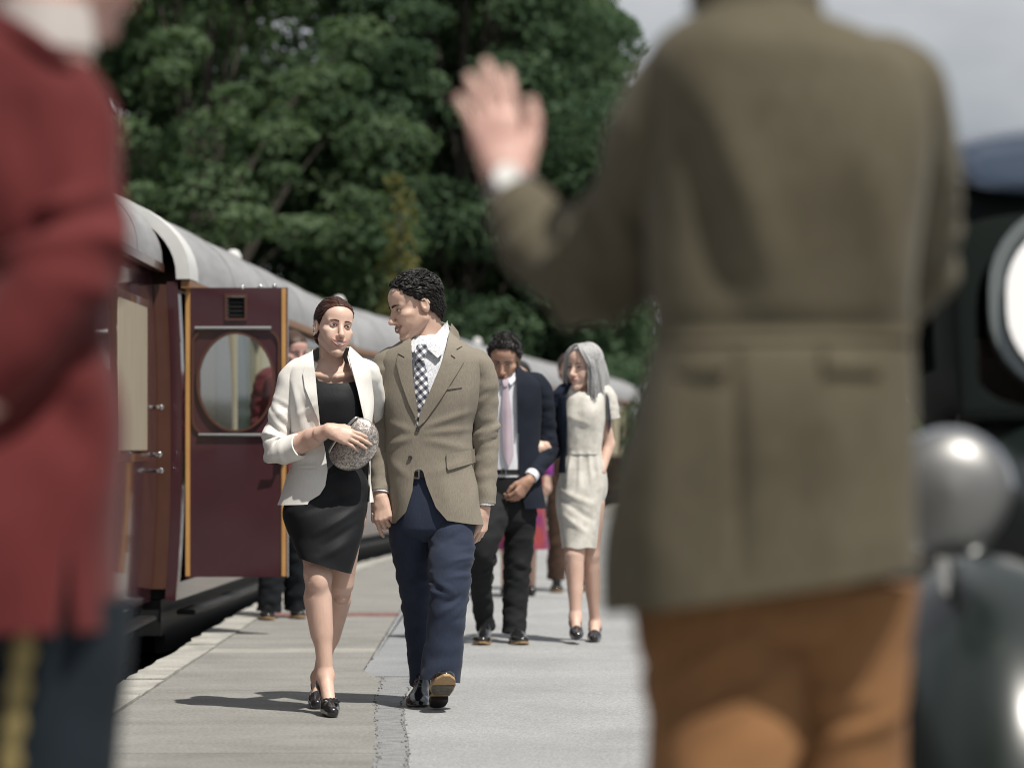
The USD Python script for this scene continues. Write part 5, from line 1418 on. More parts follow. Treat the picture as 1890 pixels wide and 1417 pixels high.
F.part('body', union([headm, sdmesh(bodysd(J, .85, .9, .85, feet=False), *joints_box(J), .015), hand_mesh(q(504, 852, -.07), (.2, -.2, -1), (-.5, -.8, .1), 1, q(498, 838, -.05), res=.004)]), M_skin_p, smooth=60)
HG.face(F, S, smile=.0, brow=M_hair_brown, browr=.003, open_=.4, teeth=False)
hs, hm = HG.cap(.004, slope=(.80, .60), c=-.022, noise=(45, .004), seed=8)
F.part('hair', hm, M_hair_brown, smooth=60)
TJ = Torso(F, [(672, 514, 552, .06, .075, .015), (684, 500, 562, .09, .1, .01), (698, 488, 568, .11, .115, 0), (740, 486, 570, .13, .12, 0), (800, 490, 566, .13, .115, 0), (862, 488, 568, .135, .13, 0), (900, 488, 568, .135, .135, 0)], noise=.004, seed=61)
jk = F.part('jacket', TJ.mesh(n=50), M_jmaroon, smooth=50)
F.part('sleeve', sleeve([q(510, 694, 0), q(495, 692, 0), q(486, 710, .01), q(479, 760, .04), q(481, 800, .03), q(498, 846, -.05)], [.05, .06, .066, .062, .058, .045], n=50, amp=.005, seed=62, crease=[(.6, .05, .006)]), M_jmaroon, jk, 50)
F.part('sleeve', sleeve([q(544, 694, 0), q(560, 692, 0), q(570, 710, .01), q(574, 760, .04), q(572, 800, .03), q(562, 860, -.02)], [.05, .06, .066, .062, .058, .045], n=50, amp=.005, seed=63, crease=[(.6, .05, .006)]), M_jmaroon, jk, 50)
TP = Torso(F, [(870, 494, 562, .11, .11, 0), (910, 493, 562, .118, .125, 0), (950, 496, 560, .11, .11, 0), (965, 506, 548, .06, .06, 0)], noise=.003, seed=64)
tr = F.part('trousers', TP.mesh(n=24), M_trk, smooth=60)
F.part('trouser_leg', sleeve([q(510, 905, 0), q(508, 1000, .0), q(500, 1080, .0), q(496, 1128, .0)], [.1, .085, .078, .075], n=50, amp=.006, seed=65, crease=[(.9, .05, .006)]), M_trk, tr, 50)
F.part('trouser_leg', sleeve([q(546, 905, 0), q(546, 1000, .05), q(546, 1070, .1), q(546, 1122, .14)], [.1, .085, .078, .075], n=50, amp=.006, seed=66, crease=[(.9, .05, .006)]), M_trk, tr, 50)
mens_shoe(F, (q(496, 1140, .06)[0], .06, .004), yaw=2, L=.29)
mens_shoe(F, (q(546, 1135, .20)[0], .20, .004), yaw=8, L=.29)
def far_person(label, px, d, top, low, skirt, hair, yaw=0, h=1.66, face=M_skin):
    """A person far behind the couples, of whom the photograph shows only an edge."""
    F = Fig(label, px, d)
    k = h / 1.66
    P = lambda x, z, y=0: V(x, y, z * k)
    J = dict(neck=P(0, 1.42, .02), sl=P(-.16, 1.37), sr=P(.16, 1.37), el=P(-.21, 1.1, .03), er=P(.21, 1.1, .03), wl=P(-.2, .86, -.05), wr=P(.2, .86, -.02), hl=P(-.08, .86), hr=P(.08, .86), kl=P(-.09, .47, -.06), kr=P(.09, .47, .03), al=P(-.1, .09, -.02), ar=P(.09, .09, .12), tl=P(-.1, .03, -.16), tr=P(.09, .03, -.02))
    H = Head(P(0, 1.545, -.01), yaw=yaw, pitch=4, s=.98 * k)
    S = H.build(Sd(), False, 0.2)
    S.add(rc(H.p(0, .03, -.05), P(0, 1.37, .02), .05, .055), .012)
    hm = reduce(sdmesh(S, H.c - (.17, .17, .26), H.c + (.17, .2, .17), .005), .0005)
    F.part('body', union([hm, sdmesh(bodysd(J, .8, .85, .85, feet=False), *joints_box(J), .014), hand_mesh(J['wl'], (0, -.1, -1), (-.8, -.5, 0), 1, J['wl'] + (0, 0, .05), res=.005), hand_mesh(J['wr'], (0, -.1, -1), (.8, -.5, 0), -1, J['wr'] + (0, 0, .05), res=.005)]), face, smooth=60)
    H.face(F, S, smile=.1, teeth=False)
    F.part('hair', H.cap(.012, slope=(.78, .62), c=.004, noise=(30, .008), seed=2, res=.006)[1], hair, smooth=60)
    def rings(rows, n=40, nc=40, am=0.0):
        rows = np.array(rows, float)
        zs = np.linspace(rows[0, 0], rows[-1, 0], n)
        a = np.linspace(0, 2 * PI, nc, endpoint=False)
        rx, ry, cy = [PchipInterpolator(rows[:, 0], rows[:, i])(zs)[:, None] for i in (1, 2, 3)]
        pl = 1 + am * np.sin(a * 9)[None] * np.clip((.9 - zs) / .6, 0, 1)[:, None]
        return loft(np.stack([rx * np.cos(a) * pl, cy + ry * np.sin(a) * pl, np.repeat(zs[:, None] * k, nc, 1)], -1))
    tp = F.part('top', rings([(.80, .17, .13, 0), (1.0, .15, .115, 0), (1.25, .18, .125, 0), (1.36, .16, .1, 0), (1.42, .08, .07, .01)]), top, smooth=50)
    for s in (-1, 1):
        a, b = ('l', 'r')[s > 0], 0
        F.part('sleeve', sleeve([P(s * .11, 1.36), P(s * .16, 1.37), P(s * .19, 1.3, .01), J['e' + a], J['w' + a]], [.045, .055, .058, .05, .04], n=36, nc=24, seed=3), top, tp, 50)
    if skirt:
        F.part('skirt', rings([(.34, .205, .18, 0), (.5, .19, .17, 0), (.85, .165, .135, 0), (1.0, .15, .115, 0)], am=.07), low, smooth=50)
        for a in 'lr':
            F.part('shoe', cat(move(align(trimesh.creation.capsule(.17, .035, count=[10, 12]), (0, -1, 0)), J['a' + a] + (0, .04, -.05)), tube(np.array([J['a' + a] + (0, .02, -.02), J['a' + a] + (0, .05, -.085)]), [.03, .012], 8)), M_shoe, smooth=50)
    else:
        t = F.part('trousers', rings([(.74, .08, .07, 0), (.80, .165, .13, 0), (.95, .16, .12, 0)]), low, smooth=50)
        for a in 'lr':
            F.part('trouser_leg', sleeve([J['h' + a], J['k' + a], J['a' + a] + (0, 0, .0)], [.095, .075, .068], n=40, nc=28, seed=5, crease=[(.5, .05, .006)]), low, t, 50)
            mens_shoe(F, (J['a' + a][0], J['a' + a][1] + .05, .004), L=.27)
    return F
M_orange = cloth('skirt_orange', (0.30, 0.055, 0.03), (0.13, 0.022, 0.11), 120, .1, .6, 9)
M_purple = cloth('top_purple', (0.12, 0.02, 0.14), (0.2, 0.03, 0.2), 200, .1)
M_brown = cloth('trousers_brown', (0.05, 0.03, 0.02), (0.07, 0.042, 0.03), 200, .1)
M_dkgreen = cloth('coat_dark', (0.015, 0.02, 0.018), (0.024, 0.03, 0.027), 200, .1)
far_person('person in orange and purple skirt, mostly hidden behind the man in navy', 958, 21.5, M_purple, M_orange, True, M_hair_dark, -10)
far_person('person in brown trousers and black shoes, mostly hidden behind the grey-haired woman', 1052, 22.3, M_dkgreen, M_brown, False, M_hair_brown, 10, 1.74)
# ------------------------------------------------------------------ the two big figures in front, seen from behind
M_tweed = cloth('tweed_olive', (0.075, 0.064, 0.042), (0.100, 0.087, 0.059), 240, .18, .9, 5)
M_cord = pmat('breeches_orange_cord', (0.175, 0.080, 0.028), 0.9, (0.22, 0.105, 0.039), 5, 3, fine=(260, .2, (1, 1, .04)))
M_sock = cloth('sock_wool', (0.06, 0.055, 0.035), (0.08, 0.072, 0.05), 200)
F = E = Fig('man in olive tweed coat and orange breeches seen from behind, raising his hand', 1450, 3.73)
q = F.q
J = dict(neck=q(1395, -10, .03), sl=q(1262, 185, .0), sr=q(1628, 190), el=q(1112, 520, .14), er=q(1682, 480, .24), wl=q(938, 360, .30), wr=q(1620, 570, .46), hl=q(1345, 1060, .06), hr=q(1520, 1060, .06),
         kl=V(-.10, -.0, .52), kr=V(.09, .04, .52), al=V(-.12, .03, .09), ar=V(.11, .05, .09), tl=V(-.12, .20, .03), tr=V(.11, .22, .03))
HE = Head(q(1385, -205, .035), yaw=168, pitch=2, s=1.03)
S = HE.build(Sd(), True, 0)
S.add(rc(HE.p(0, .032, -.05), q(1395, 20, .02), .058, .062), .015)
headm = reduce(sdmesh(S, HE.c - (.18, .18, .28), HE.c + (.18, .18, .17), .005), .0005)
hand = hand_mesh(q(940, 338, .31), (-.24, .12, 1), (.12, -1, .05), 1, q(952, 375, .30), r_arm=.028, curls=[(14, 16, 10), (11, 14, 8), (12, 16, 10), (14, 18, 10)], spread=.105, size=.94, thumb=(.60, .1), thumb_bend=14, res=.003)
hand2 = hand_mesh(J['wr'], (-.6, .6, -.3), (.6, .2, .5), -1, q(1640, 560, .42), res=.004)
F.part('body', union([headm, sdmesh(bodysd(J, .9, .85, .72, feet=False), *joints_box(J), .014), hand, hand2]), M_skin_p, smooth=60)
HE.face(F, S, smile=.2, teeth=False)
F.part('hair', HE.cap(.008, slope=(.75, .66), c=.006, noise=(40, .006), seed=12, res=.005)[1], M_hair_brown, smooth=60)
rows = [(2, 1302, 1490, .070, .080, .01), (30, 1268, 1535, .085, .09, .008), (62, 1225, 1605, .100, .10, .004), (98, 1200, 1660, .112, .11, 0), (140, 1190, 1690, .122, .115, 0), (210, 1190, 1700, .132, .12, 0), (330, 1196, 1698, .136, .13, 0), (460, 1202, 1692, .128, .13, 0), (570, 1208, 1688, .116, .125, 0),
        (608, 1210, 1688, .112, .12, 0), (650, 1206, 1690, .122, .125, 0), (760, 1186, 1692, .134, .14, 0), (900, 1150, 1690, .142, .15, 0), (1010, 1124, 1690, .150, .155, 0), (1098, 1118, 1692, .154, .16, 0)]
zq = lambda a, b: (float(q(a, b)[0]), float(q(a, b)[2]))
fe = lambda *L: [(*zq(a, b), *zq(c, d), w, am) for a, b, c, d, w, am in L]
TE = Torso(F, rows, p=2.5, noise=.008, seed=71, nscale=(7, 7, 3), folds=fe((1200, 620, 1690, 612, .012, -.006), (1345, 660, 1350, 1080, .007, -.010), (1230, 200, 1330, 560, .03, -.014), (1280, 180, 1420, 540, .03, .010), (1560, 240, 1640, 560, .03, .008), (1500, 660, 1520, 1080, .03, .010), (1240, 700, 1180, 1060, .03, .010), (1620, 700, 1650, 1060, .03, .008), (1290, 90, 1600, 110, .03, .006)),
           hem=(lambda x: .012 + .15 * x, .16))
ec = F.part('coat', TE.shell(.008, n=100, nc=150), M_tweed, smooth=50)
F.part('coat_collar', collar_ring(F, 1394, 20, .018, .078, .078, .062, .008, tilt=.25), M_tweed, ec)
F.part('half_belt', TE.decal(ppoly(F, (1222, 588), (1680, 586), (1680, 628), (1222, 632), round_=.004), .002, .006, .014), M_tweed, ec, 30)
for pts in ([(1225, 648), (1330, 645), (1332, 690), (1226, 694)], [(1500, 640), (1610, 642), (1608, 690), (1502, 686)]):
    F.part('pocket_flap', TE.decal(ppoly(F, *pts, round_=.003), .002, .008, .014), M_tweed, ec, 30)
F.part('back_seam', TE.decal(ppoly(F, (1347, 632), (1353, 632), (1353, 1090), (1347, 1090)), .0005, .002, .014), M_tweed, ec, 30)
F.part('sleeve', sleeve([q(1330, 160, .0), q(1272, 165, .0), q(1232, 240, .03), q(1182, 380, .09), q(1122, 510, .14), q(1062, 500, .19), q(1002, 440, .25), q(953, 384, .30)], [.065, .070, .070, .068, .068, .066, .056, .043], n=90, nc=48, amp=.008, seed=72, crease=[(.52, .05, .013), (.66, .06, .013), (.34, .05, .009), (.8, .05, .008)], ns=(9, 9, 9)), M_tweed, ec, 50)
for pts in ([(970, 450, .26), (962, 490, .26), (966, 522, .265)], [(1040, 500, .2), (1050, 545, .2), (1062, 582, .2)], [(1110, 520, .15), (1128, 575, .15), (1140, 610, .15)]):
    P_ = F.qs(*pts)
    F.part('sleeve_fold', tube(smoothpath(P_, 10, 2), np.linspace(.034, .007, 10), 14), M_tweed, ec, 60)
F.part('sleeve', sleeve([q(1590, 160, .0), q(1650, 165, .0), q(1674, 230, .03), q(1692, 330, .08), q(1690, 430, .18), q(1675, 520, .30), q(1640, 560, .42)], [.06, .064, .062, .056, .054, .052, .044], n=80, nc=44, amp=.007, seed=73, crease=[(.6, .05, .009), (.7, .05, .009), (.4, .05, .006)], ns=(9, 9, 9)), M_tweed, ec, 50)
# watch
w0, wn = q(938, 342, .31), unit(V(-.22, .10, 1))
wr = thing('wrist_watch', 'silver watch on the raised wrist of the man in olive tweed', 'watch', (F.X0, F.d, 0))
T_, S_, F_ = None, unit(np.cross(wn, (0, -1, 0))), None
nb = unit(np.cross(S_, wn)); nb = nb if nb[1] < 0 else -nb
a = np.linspace(0, 2 * PI, 36, endpoint=False)
band_ = np.array([[w0 + wn * z + (S_ * math.cos(t) * r1 + nb * math.sin(t) * r2) for t in a] for z, r1, r2 in ((-.009, .030, .0275), (-.007, .0325, .030), (.007, .0325, .030), (.009, .030, .0275))])
part('bracelet', loft(band_), M_steel, wr, 40)
part('case', move(align(lathe([(0, 0), (.019, 0), (.0205, .003), (.0205, .008), (.018, .011), (0, .0112)], 30), unit(nb + wn * .15)), w0 + nb * .028), M_chrome, wr, 40)
part('dial', move(align(lathe([(0, 0), (.0165, 0), (.0165, .0006), (0, .0006)], 30), unit(nb + wn * .15)), w0 + unit(nb + wn * .15) * .0395), pmat('watch_dial', (0.75, .75, .73), .3), wr, 40)
# breeches
TP = Torso(F, [(985, 1190, 1640, .08, .13, .02), (1060, 1180, 1640, .085, .14, .02), (1120, 1175, 1636, .09, .14, .02), (1165, 1190, 1620, .085, .13, .02), (1195, 1240, 1590, .05, .06, .02)], p=2.4, noise=.004, seed=75)
tr = F.part('breeches', TP.mesh(n=40), M_cord, smooth=60)
F.part('breeches_leg', sleeve([q(1322, 1080, .04), q(1326, 1180, .03), q(1340, 1420, .0), V(-.10, -.02, .50), V(-.10, -.01, .42)], [.122, .114, .104, .105, .065], n=70, nc=48, amp=.010, seed=76, crease=[(.75, .06, .012), (.3, .06, .008)], flat=(.92, 1), ns=(7, 7, 8)), M_cord, tr, 50)
F.part('breeches_leg', sleeve([q(1545, 1080, .05), q(1548, 1180, .05), q(1556, 1420, .06), V(.09, .03, .50), V(.09, .03, .42)], [.112, .100, .078, .09, .065], n=70, nc=48, amp=.010, seed=77, crease=[(.75, .06, .012), (.3, .06, .008)], flat=(.92, 1), ns=(7, 7, 8)), M_cord, tr, 50)
for k in 'lr':
    F.part('sock', sleeve([J['k' + k] + (0, 0, -.07), J['k' + k] * .5 + J['a' + k] * .5 + (0, -.02, 0), J['a' + k] + (0, 0, -.03)], [.06, .062, .045], n=30, nc=24, amp=.001), M_sock, smooth=50)
    mens_shoe(F, (J['a' + k][0], J['a' + k][1] - .06, .004), yaw=180 + (6 if k == 'l' else -8), L=.30)

M_red = cloth('tunic_red', (0.080, 0.0125, 0.013), (0.104, 0.018, 0.018), 260, .10, .85, 5)
M_dknavy = cloth('trousers_uniform', (0.009, 0.014, 0.020), (0.013, 0.020, 0.027), 260, .1, sheen=.02)
M_braid = pmat('gold_braid', (0.20, 0.155, 0.06), 0.5, (0.33, 0.26, 0.11), 90, 2, metallic=.4, bump=.8, bscale=120, bdist=.004)
F = R_ = Fig('man in red tunic and braided dark trousers at the left edge, seen from behind', 20, 3.7)
q = F.q
J = dict(neck=q(72, 90, .03), sl=q(-120, 200, .02), sr=q(110, 200, .0), el=q(-190, 500, -.02), er=q(132, 470, -.06), wl=q(-60, 760, -.11), wr=q(-45, 740, -.11), hl=q(-60, 1080, .02), hr=q(85, 1080, .02),
         kl=V(-.10, .02, .50), kr=V(.06, .0, .50), al=V(-.11, .03, .09), ar=V(.02, .03, .09), tl=V(-.12, .2, .03), tr=V(.06, .2, .03))
HR = Head(q(125, -140, .03), yaw=120, pitch=8, roll=8, s=1.02)
S = HR.build(Sd(), True, 0)
S.add(rc(HR.p(0, .02, -.05), q(72, 120, .02), .058, .064), .015)
headm = reduce(sdmesh(S, HR.c - (.18, .18, .30), HR.c + (.18, .18, .17), .005), .0005)
F.part('body', union([headm, sdmesh(bodysd(J, .85, .9, .82, feet=False), *joints_box(J), .014), hand_mesh(q(-50, 742, -.12), (-.9, 0, -.3), (0, -1, 0), -1, q(-20, 722, -.115), res=.004)]), M_skin_p, smooth=60)
HR.face(F, S, smile=.1, teeth=False)
F.part('hair', HR.cap(.010, slope=(.75, .66), c=.006, noise=(40, .006), seed=12, res=.005)[1], M_hair_dark, smooth=60)
rows = [(22, -95, 30, .060, .07, .012), (50, -120, 70, .084, .09, .006), (90, -138, 112, .104, .105, 0), (135, -150, 150, .114, .115, 0), (200, -160, 185, .122, .12, 0), (300, -162, 196, .124, .12, 0), (420, -158, 198, .115, .12, 0), (540, -150, 200, .096, .115, 0), (640, -146, 208, .088, .11, 0), (740, -152, 222, .100, .12, 0), (850, -165, 230, .128, .125, 0), (1000, -174, 232, .152, .135, 0), (1100, -176, 228, .158, .138, 0), (1155, -178, 224, .160, .14, 0)]
TR = Torso(F, rows, p=2.4, noise=.009, seed=81, nscale=(7, 7, 4), folds=[])
TR.folds = [gauss_fold(*(float(v) for v in (*q(a, b)[[0, 2]], *q(c, d)[[0, 2]])), w, am) for a, b, c, d, w, am in ((130, 620, 180, 760, .025, .014), (150, 760, 190, 860, .02, -.01), (60, 180, 120, 420, .03, -.012), (60, 900, 80, 1120, .03, .008))]
tu = minus(TR.shell(.008, n=90, nc=130), prism(F, [(152, 985), (133, 1180), (166, 1180)], -.4, .0))
tun = F.part('tunic', tu, M_red, smooth=50)
F.part('tunic_collar', move(collar_ring(F, 56, 66, .016, .074, .074, .046, .008, tilt=.3), (0, 0, 0)) if 0 else tube(smoothpath(F.qs((-20, 30, -.06), (40, 62, -.085), (95, 100, -.075), (128, 132, -.03), (120, 120, .05)), 24, 2), .012, 10), M_red, tun)
F.part('sleeve', sleeve([q(50, 190, .0), q(95, 185, .0), q(122, 240, -.01), q(134, 350, -.03), q(134, 455, -.06), q(85, 545, -.095), q(25, 640, -.11), q(-35, 715, -.11)], [.062, .066, .068, .066, .064, .060, .055, .048], n=80, nc=44, amp=.006, seed=82, crease=[(.55, .05, .010), (.65, .05, .010)], ns=(9, 9, 9)), M_red, tun, 50)
F.part('sleeve', sleeve([q(-60, 150, .0), q(-118, 152, .02), q(-160, 220, .01), q(-185, 350, -.01), q(-195, 480, -.03), q(-160, 600, -.09), q(-110, 690, -.10), q(-75, 745, -.11)], [.066, .072, .074, .070, .066, .062, .056, .048], n=70, nc=40, amp=.006, seed=83), M_red, tun, 50)
TP = Torso(F, [(1040, -165, 205, .115, .12, 0), (1110, -168, 206, .125, .125, 0), (1160, -165, 200, .12, .12, 0), (1200, -130, 160, .06, .06, 0)], noise=.003, seed=85)
tr = F.part('trousers', TP.mesh(n=30), M_dknavy, smooth=60)
lp = [q(98, 1100, 0), q(96, 1200, .0), q(82, 1417, .0), V(.06, .0, .46), V(.02, .03, .08)]
F.part('trouser_leg', sleeve(lp, [.105, .100, .085, .080, .080], n=70, nc=44, amp=.005, seed=86, flat=(.95, 1), ns=(7, 7, 7)), M_dknavy, tr, 50)
F.part('trouser_leg', sleeve([q(-70, 1100, 0), q(-75, 1200, .0), V(-.10, .02, .50), V(-.11, .03, .08)], [.105, .10, .082, .08], n=50, nc=40, amp=.005, seed=87, ns=(7, 7, 7)), M_dknavy, tr, 50)
bp = smoothpath(np.array([q(50, 1120, -.118), q(44, 1200, -.112), q(14, 1417, -.092), V(.0, -.085, .42), V(-.02, -.055, .08)]), 60, 2)
F.part('braid', tube(bp, 0.0125 + .004 * np.sin(np.arange(60) * 1.9), 10, rr=.006 + .002 * np.sin(np.arange(60) * 1.9)), M_braid, tr, 60)
for k in 'lr':
    mens_shoe(F, (J['a' + k][0], J['a' + k][1] - .06, .004), yaw=175, L=.30)
nk0, nk1 = q(72, 110, .02), HR.p(0, .02, -.05)
F.part('shirt_collar', tube(smoothpath(np.array([nk0 * .9 + nk1 * .1, nk0 * .68 + nk1 * .32, nk0 * .46 + nk1 * .54]), 8), np.linspace(.069, .066, 8), 36), pmat('collar_linen', (0.46, 0.42, 0.40), .7, (0.52, 0.48, 0.455), 20), smooth=50)
# ------------------------------------------------------------------ vintage car parked at the right
M_carp = pmat('car_paint_dark_green', (0.008, 0.013, 0.0115), 0.30, coat_weight=0.12, coat_roughness=0.2)
M_carroof = pmat('car_roof_blue_black', (0.020, 0.034, 0.06), 0.16, coat_weight=1.0, coat_roughness=0.05)
M_frame = pmat('screen_frame_grey', (0.16, 0.18, 0.18), 0.35, metallic=.5)
M_tyre = pmat('tyre_rubber', (0.012, 0.012, 0.012), 0.8)
M_spoke = pmat('wooden_spoke', (0.11, 0.055, 0.025), 0.5, (0.14, 0.07, 0.03), 20)
M_blind2 = pmat('pale_screen_cover', (0.80, 0.80, 0.80), 0.7)
M_seat = pmat('seat_leather', (0.03, 0.018, 0.012), 0.5)
M_cpane = glass_pane('car_glass', (0.85, 0.88, 0.87))
# local frame: x to the car's left hand side as seen from the front, y along the car to the rear, z up; the nose points at the viewer
car = thing('vintage_car', 'dark green vintage car with chrome headlamp parked at the right edge', 'car', (1.37, 4.15, 0), -4)
def shape(prof, x0, x1, bev=.0):
    m = extrude(Polygon(prof), x1 - x0)
    m.vertices = np.stack([m.vertices[:, 2] + x0, m.vertices[:, 0], m.vertices[:, 1]], 1)
    return m
def ringloft(rows, n=40, nc=48, p=4.0):
    """Body sections along y: (y, half width, z bottom, z top)."""
    rows = np.array(rows, float)
    ys = np.linspace(rows[0, 0], rows[-1, 0], n)
    hw, zb, zt = [PchipInterpolator(rows[:, 0], rows[:, i])(ys)[:, None] for i in (1, 2, 3)]
    a = np.linspace(0, 2 * PI, nc, endpoint=False)
    c, s = np.cos(a), np.sin(a)
    e = 2 / p
    return loft(np.stack([hw * np.sign(c) * np.abs(c) ** e, np.repeat(ys[:, None], nc, 1), (zb + zt) / 2 + (zt - zb) / 2 * np.sign(s) * np.abs(s) ** e], -1))
part('body', ringloft([(.55, .26, .42, .98), (.62, .30, .40, 1.02), (1.2, .38, .40, 1.06), (1.72, .52, .38, 1.10), (1.95, .62, .36, 1.14), (3.2, .68, .36, 1.13), (4.0, .62, .40, 1.08), (4.25, .5, .48, .95)]), M_carp, car, 50)
part('grille', cat(ringloft([(.50, .235, .46, .96), (.56, .25, .45, .98)], 6, 40, 5)), M_chrome, car, 40)
for k in range(9):
    part('grille_bar', box((-.18 + .045 * k, .495, .72), (.012, .012, .42), .003), M_black, car, False)
cab = ringloft([(1.92, .60, 1.10, 1.14), (2.02, .62, 1.10, 1.58), (2.2, .63, 1.10, 1.655), (3.2, .63, 1.10, 1.69), (3.9, .59, 1.08, 1.58), (4.12, .5, 1.0, 1.1)], 60, 60, 5)
inner = ringloft([(1.88, .56, 1.13, 1.19), (2.02, .575, 1.12, 1.53), (2.2, .58, 1.12, 1.60), (3.2, .58, 1.12, 1.63), (3.8, .54, 1.12, 1.52), (3.95, .45, 1.12, 1.2)], 40, 60, 5)
rr2 = lambda w, h, r, cx, cz: [rrect(w, h, r)]
def hole(w, h, r, c, axis):
    m = extrude(rrect(w, h, r), 1.6)
    v = m.vertices
    m.vertices = np.stack([v[:, 0] + c[0], v[:, 2] - .8 + c[1], v[:, 1] + c[2]], 1) if axis == 'y' else np.stack([v[:, 2] - .8 + c[0], v[:, 0] + c[1], v[:, 1] + c[2]], 1)
    m.invert() if m.volume < 0 else None
    return m
scr = hole(1.04, .37, .16, (0, 1.6, 1.345), 'y')
M_hood = pmat('cabin_hood_cloth', (0.007, 0.010, 0.009), 0.85, specular_ior_level=.08)
part('cabin', minus(cab, inner, scr, hole(.62, .30, .07, (0, 2.62, 1.37), 'x'), hole(.55, .28, .08, (0, 3.32, 1.37), 'x'), hole(.6, .22, .09, (0, 4.2, 1.37), 'y')), M_hood, car, 40)
lid = ringloft([(1.99, .56, 1.56, 1.61), (2.06, .61, 1.56, 1.69), (2.2, .645, 1.565, 1.735), (3.2, .645, 1.58, 1.78), (3.85, .58, 1.53, 1.65)], 30, 60, 3.2)
part('roof', lid, M_carroof, car, 50)
fr = minus(extrude(rrect(1.085, .405, .178), .05), move(extrude(rrect(1.03, .36, .155), .2), (0, 0, -.05)))
up = lambda m, c, lean: move(move(m, rx=PI / 2 - lean), c)
sf = part('windscreen_frame', up(fr, (0, 2.00, 1.345), .16), M_frame, car, 40)
part('windscreen', up(extrude(rrect(1.04, .37, .155), .006), (0, 1.985, 1.345), .16), M_cpane, sf, False)
part('screen_cover', up(extrude(rrect(1.02, .345, .152), .008), (0, 1.935, 1.345), .20), M_blind2, car, False, label='pale cover over the windscreen')
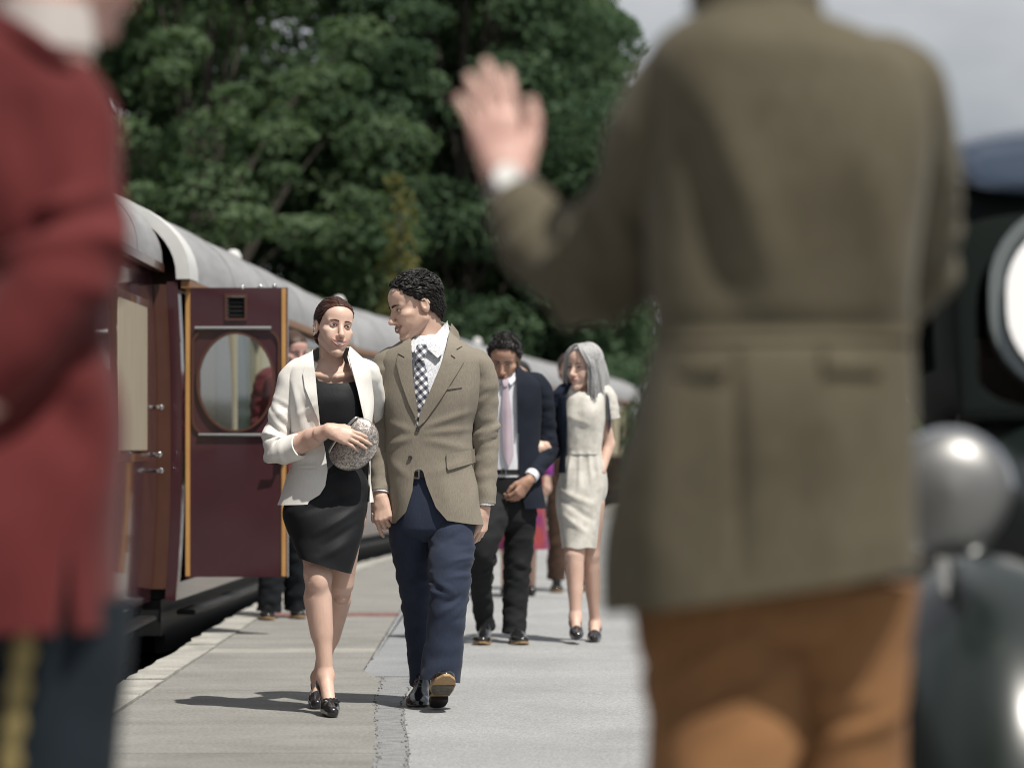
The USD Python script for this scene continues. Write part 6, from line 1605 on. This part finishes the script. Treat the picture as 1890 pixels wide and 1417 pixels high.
for s in (-1, 1):
    # front wing: a strip swept over the wheel
    th = np.linspace(-.25, 2.75, 26)
    cy, cz, rr = .62, .37, .46
    P_ = np.array([(s * .66, cy - rr * math.cos(t), cz + rr * math.sin(t)) for t in th] + [(s * .67, 1.35, .36), (s * .68, 1.7, .30), (s * .68, 2.6, .28)])
    P_ = smoothpath(P_, 60, 2)
    T, S_, Fv = frames(P_, (0, -1, 0))
    prof = np.array([(.15 * math.cos(t), .055 * math.sin(t) - .05 * math.cos(t) ** 2) for t in np.linspace(0, PI, 13)] + [(.15 * math.cos(t) * .93, .055 * math.sin(t) * .6 - .05 * math.cos(t) ** 2 - .012) for t in np.linspace(PI, 0, 13)])
    side = np.tile(V(1, 0, 0), (len(P_), 1))
    nrm = np.cross(T, side)
    nrm *= np.sign((nrm @ V(0, 0, 1)))[:, None] + (np.abs(nrm[:, 2:3]) < 1e-9)
    cen = V(s * .66, cy, cz)
    nrm = np.where((np.einsum('ij,ij->i', nrm, P_ - cen) < 0)[:, None] & (P_[:, 1] < 1.2)[:, None], -nrm, nrm)
    part('front_wing', loft(P_[:, None] + prof[None, :, :1] * side[:, None] + prof[None, :, 1:] * nrm[:, None]), M_carp, car, 50)
    th = np.linspace(0.1, 3.2, 26)
    P2_ = np.array([(s * .67, 3.5 - .47 * math.cos(t), .37 + .47 * math.sin(t)) for t in th])
    n2 = P2_ - V(s * .67, 3.5, .37)
    n2 /= np.linalg.norm(n2, axis=1, keepdims=True)
    part('rear_wing', loft(P2_[:, None] + prof[None, :, :1] * np.tile(V(1, 0, 0), (26, 1))[:, None] + prof[None, :, 1:] * n2[:, None]), M_carp, car, 50)
    for y in (.62, 3.5):
        tw = move(trimesh.creation.torus(.315, .062, 36, 14), ry=PI / 2)
        wh = part('wheel', move(tw, (s * .66, y, .375)), M_tyre, car, 50)
        rim = lathe([(.235, -.03), (.262, -.03), (.262, .03), (.235, .03)], 32)
        part('rim', move(loft(np.array([[(r_ * math.cos(t), r_ * math.sin(t), z) for t in np.linspace(0, 2 * PI, 33)[:-1]] for r_, z in ((.235, -.03), (.264, -.03), (.264, .03), (.235, .03), (.235, -.03))]), cap=False), (s * .66, y, .375), ry=PI / 2), M_spoke, wh, 40)
        for k in range(10):
            t = k * PI / 5
            part('spoke', tube(V([s * .66, y + .05 * math.cos(t), .375 + .05 * math.sin(t)], [s * .66, y + .245 * math.cos(t), .375 + .245 * math.sin(t)]), [.022, .016], 8), M_spoke, wh)
        part('hub', move(lathe([(0, -.05), (.055, -.05), (.06, .02), (.04, .06), (0, .07)], 20), (s * .66, y, .375), ry=s * PI / 2), M_chrome, wh)
    # headlamp on its post
    lx = s * .74
    hl = lathe([(0.0, -.16), (.03, -.155), (.062, -.12), (.085, -.06), (.095, -.0), (.098, .012), (.092, .022), (.0, .022)], 36)
    L_ = part('headlamp', move(align(hl, (0, -1, 0)), (lx, .36, .985)), M_chrome, car, 40)
    part('lamp_glass', move(align(lathe([(0, .022), (.092, .022), (.088, .042), (.072, .060), (.045, .073), (0, .078)], 32), (0, -1, 0)), (lx, .36, .985)), pmat(f'lamp_glass_{s + 1}', (.24, .24, .235), .46, metallic=.9), L_, 40)
    part('lamp_post', tube(V([lx, .40, .90], [lx - s * .02, .45, .80], [lx - s * .06, .52, .72]), [.018, .02, .025], 10), M_chrome, car)
    part('running_board', box((s * .68, 2.15, .27), (.22, 1.3, .03), .01), M_tyre, car, False)
    part('door_handle', tube(V([s * .70, 2.85, 1.0], [s * .73, 2.85, 1.0], [s * .73, 2.98, 1.0]), .010, 8), M_chrome, car)
part('bumper', tube(smoothpath(V([-.78, .16, .44], [-.7, .06, .44], [0, .02, .44], [.7, .06, .44], [.78, .16, .44]), 30, 2), .030, 12), M_chrome, car, 50)
part('seat', cat(box((0, 2.75, .80), (1.05, .5, .22), .05), box((0, 3.02, 1.08), (1.05, .14, .46), .05)), M_seat, car, False)
part('steering_wheel', move(move(trimesh.creation.torus(.19, .014, 32, 10), rx=.9), (.3, 2.35, 1.16)), M_tyre, car, 50)
part('horn', cat(move(align(lathe([(0.014, 0), (.016, .10), (.03, .15), (.048, .17), (.040, .172), (0, .12)], 24), (0, -1, 0)), (-.42, .42, .80))), M_chrome, car, 40)
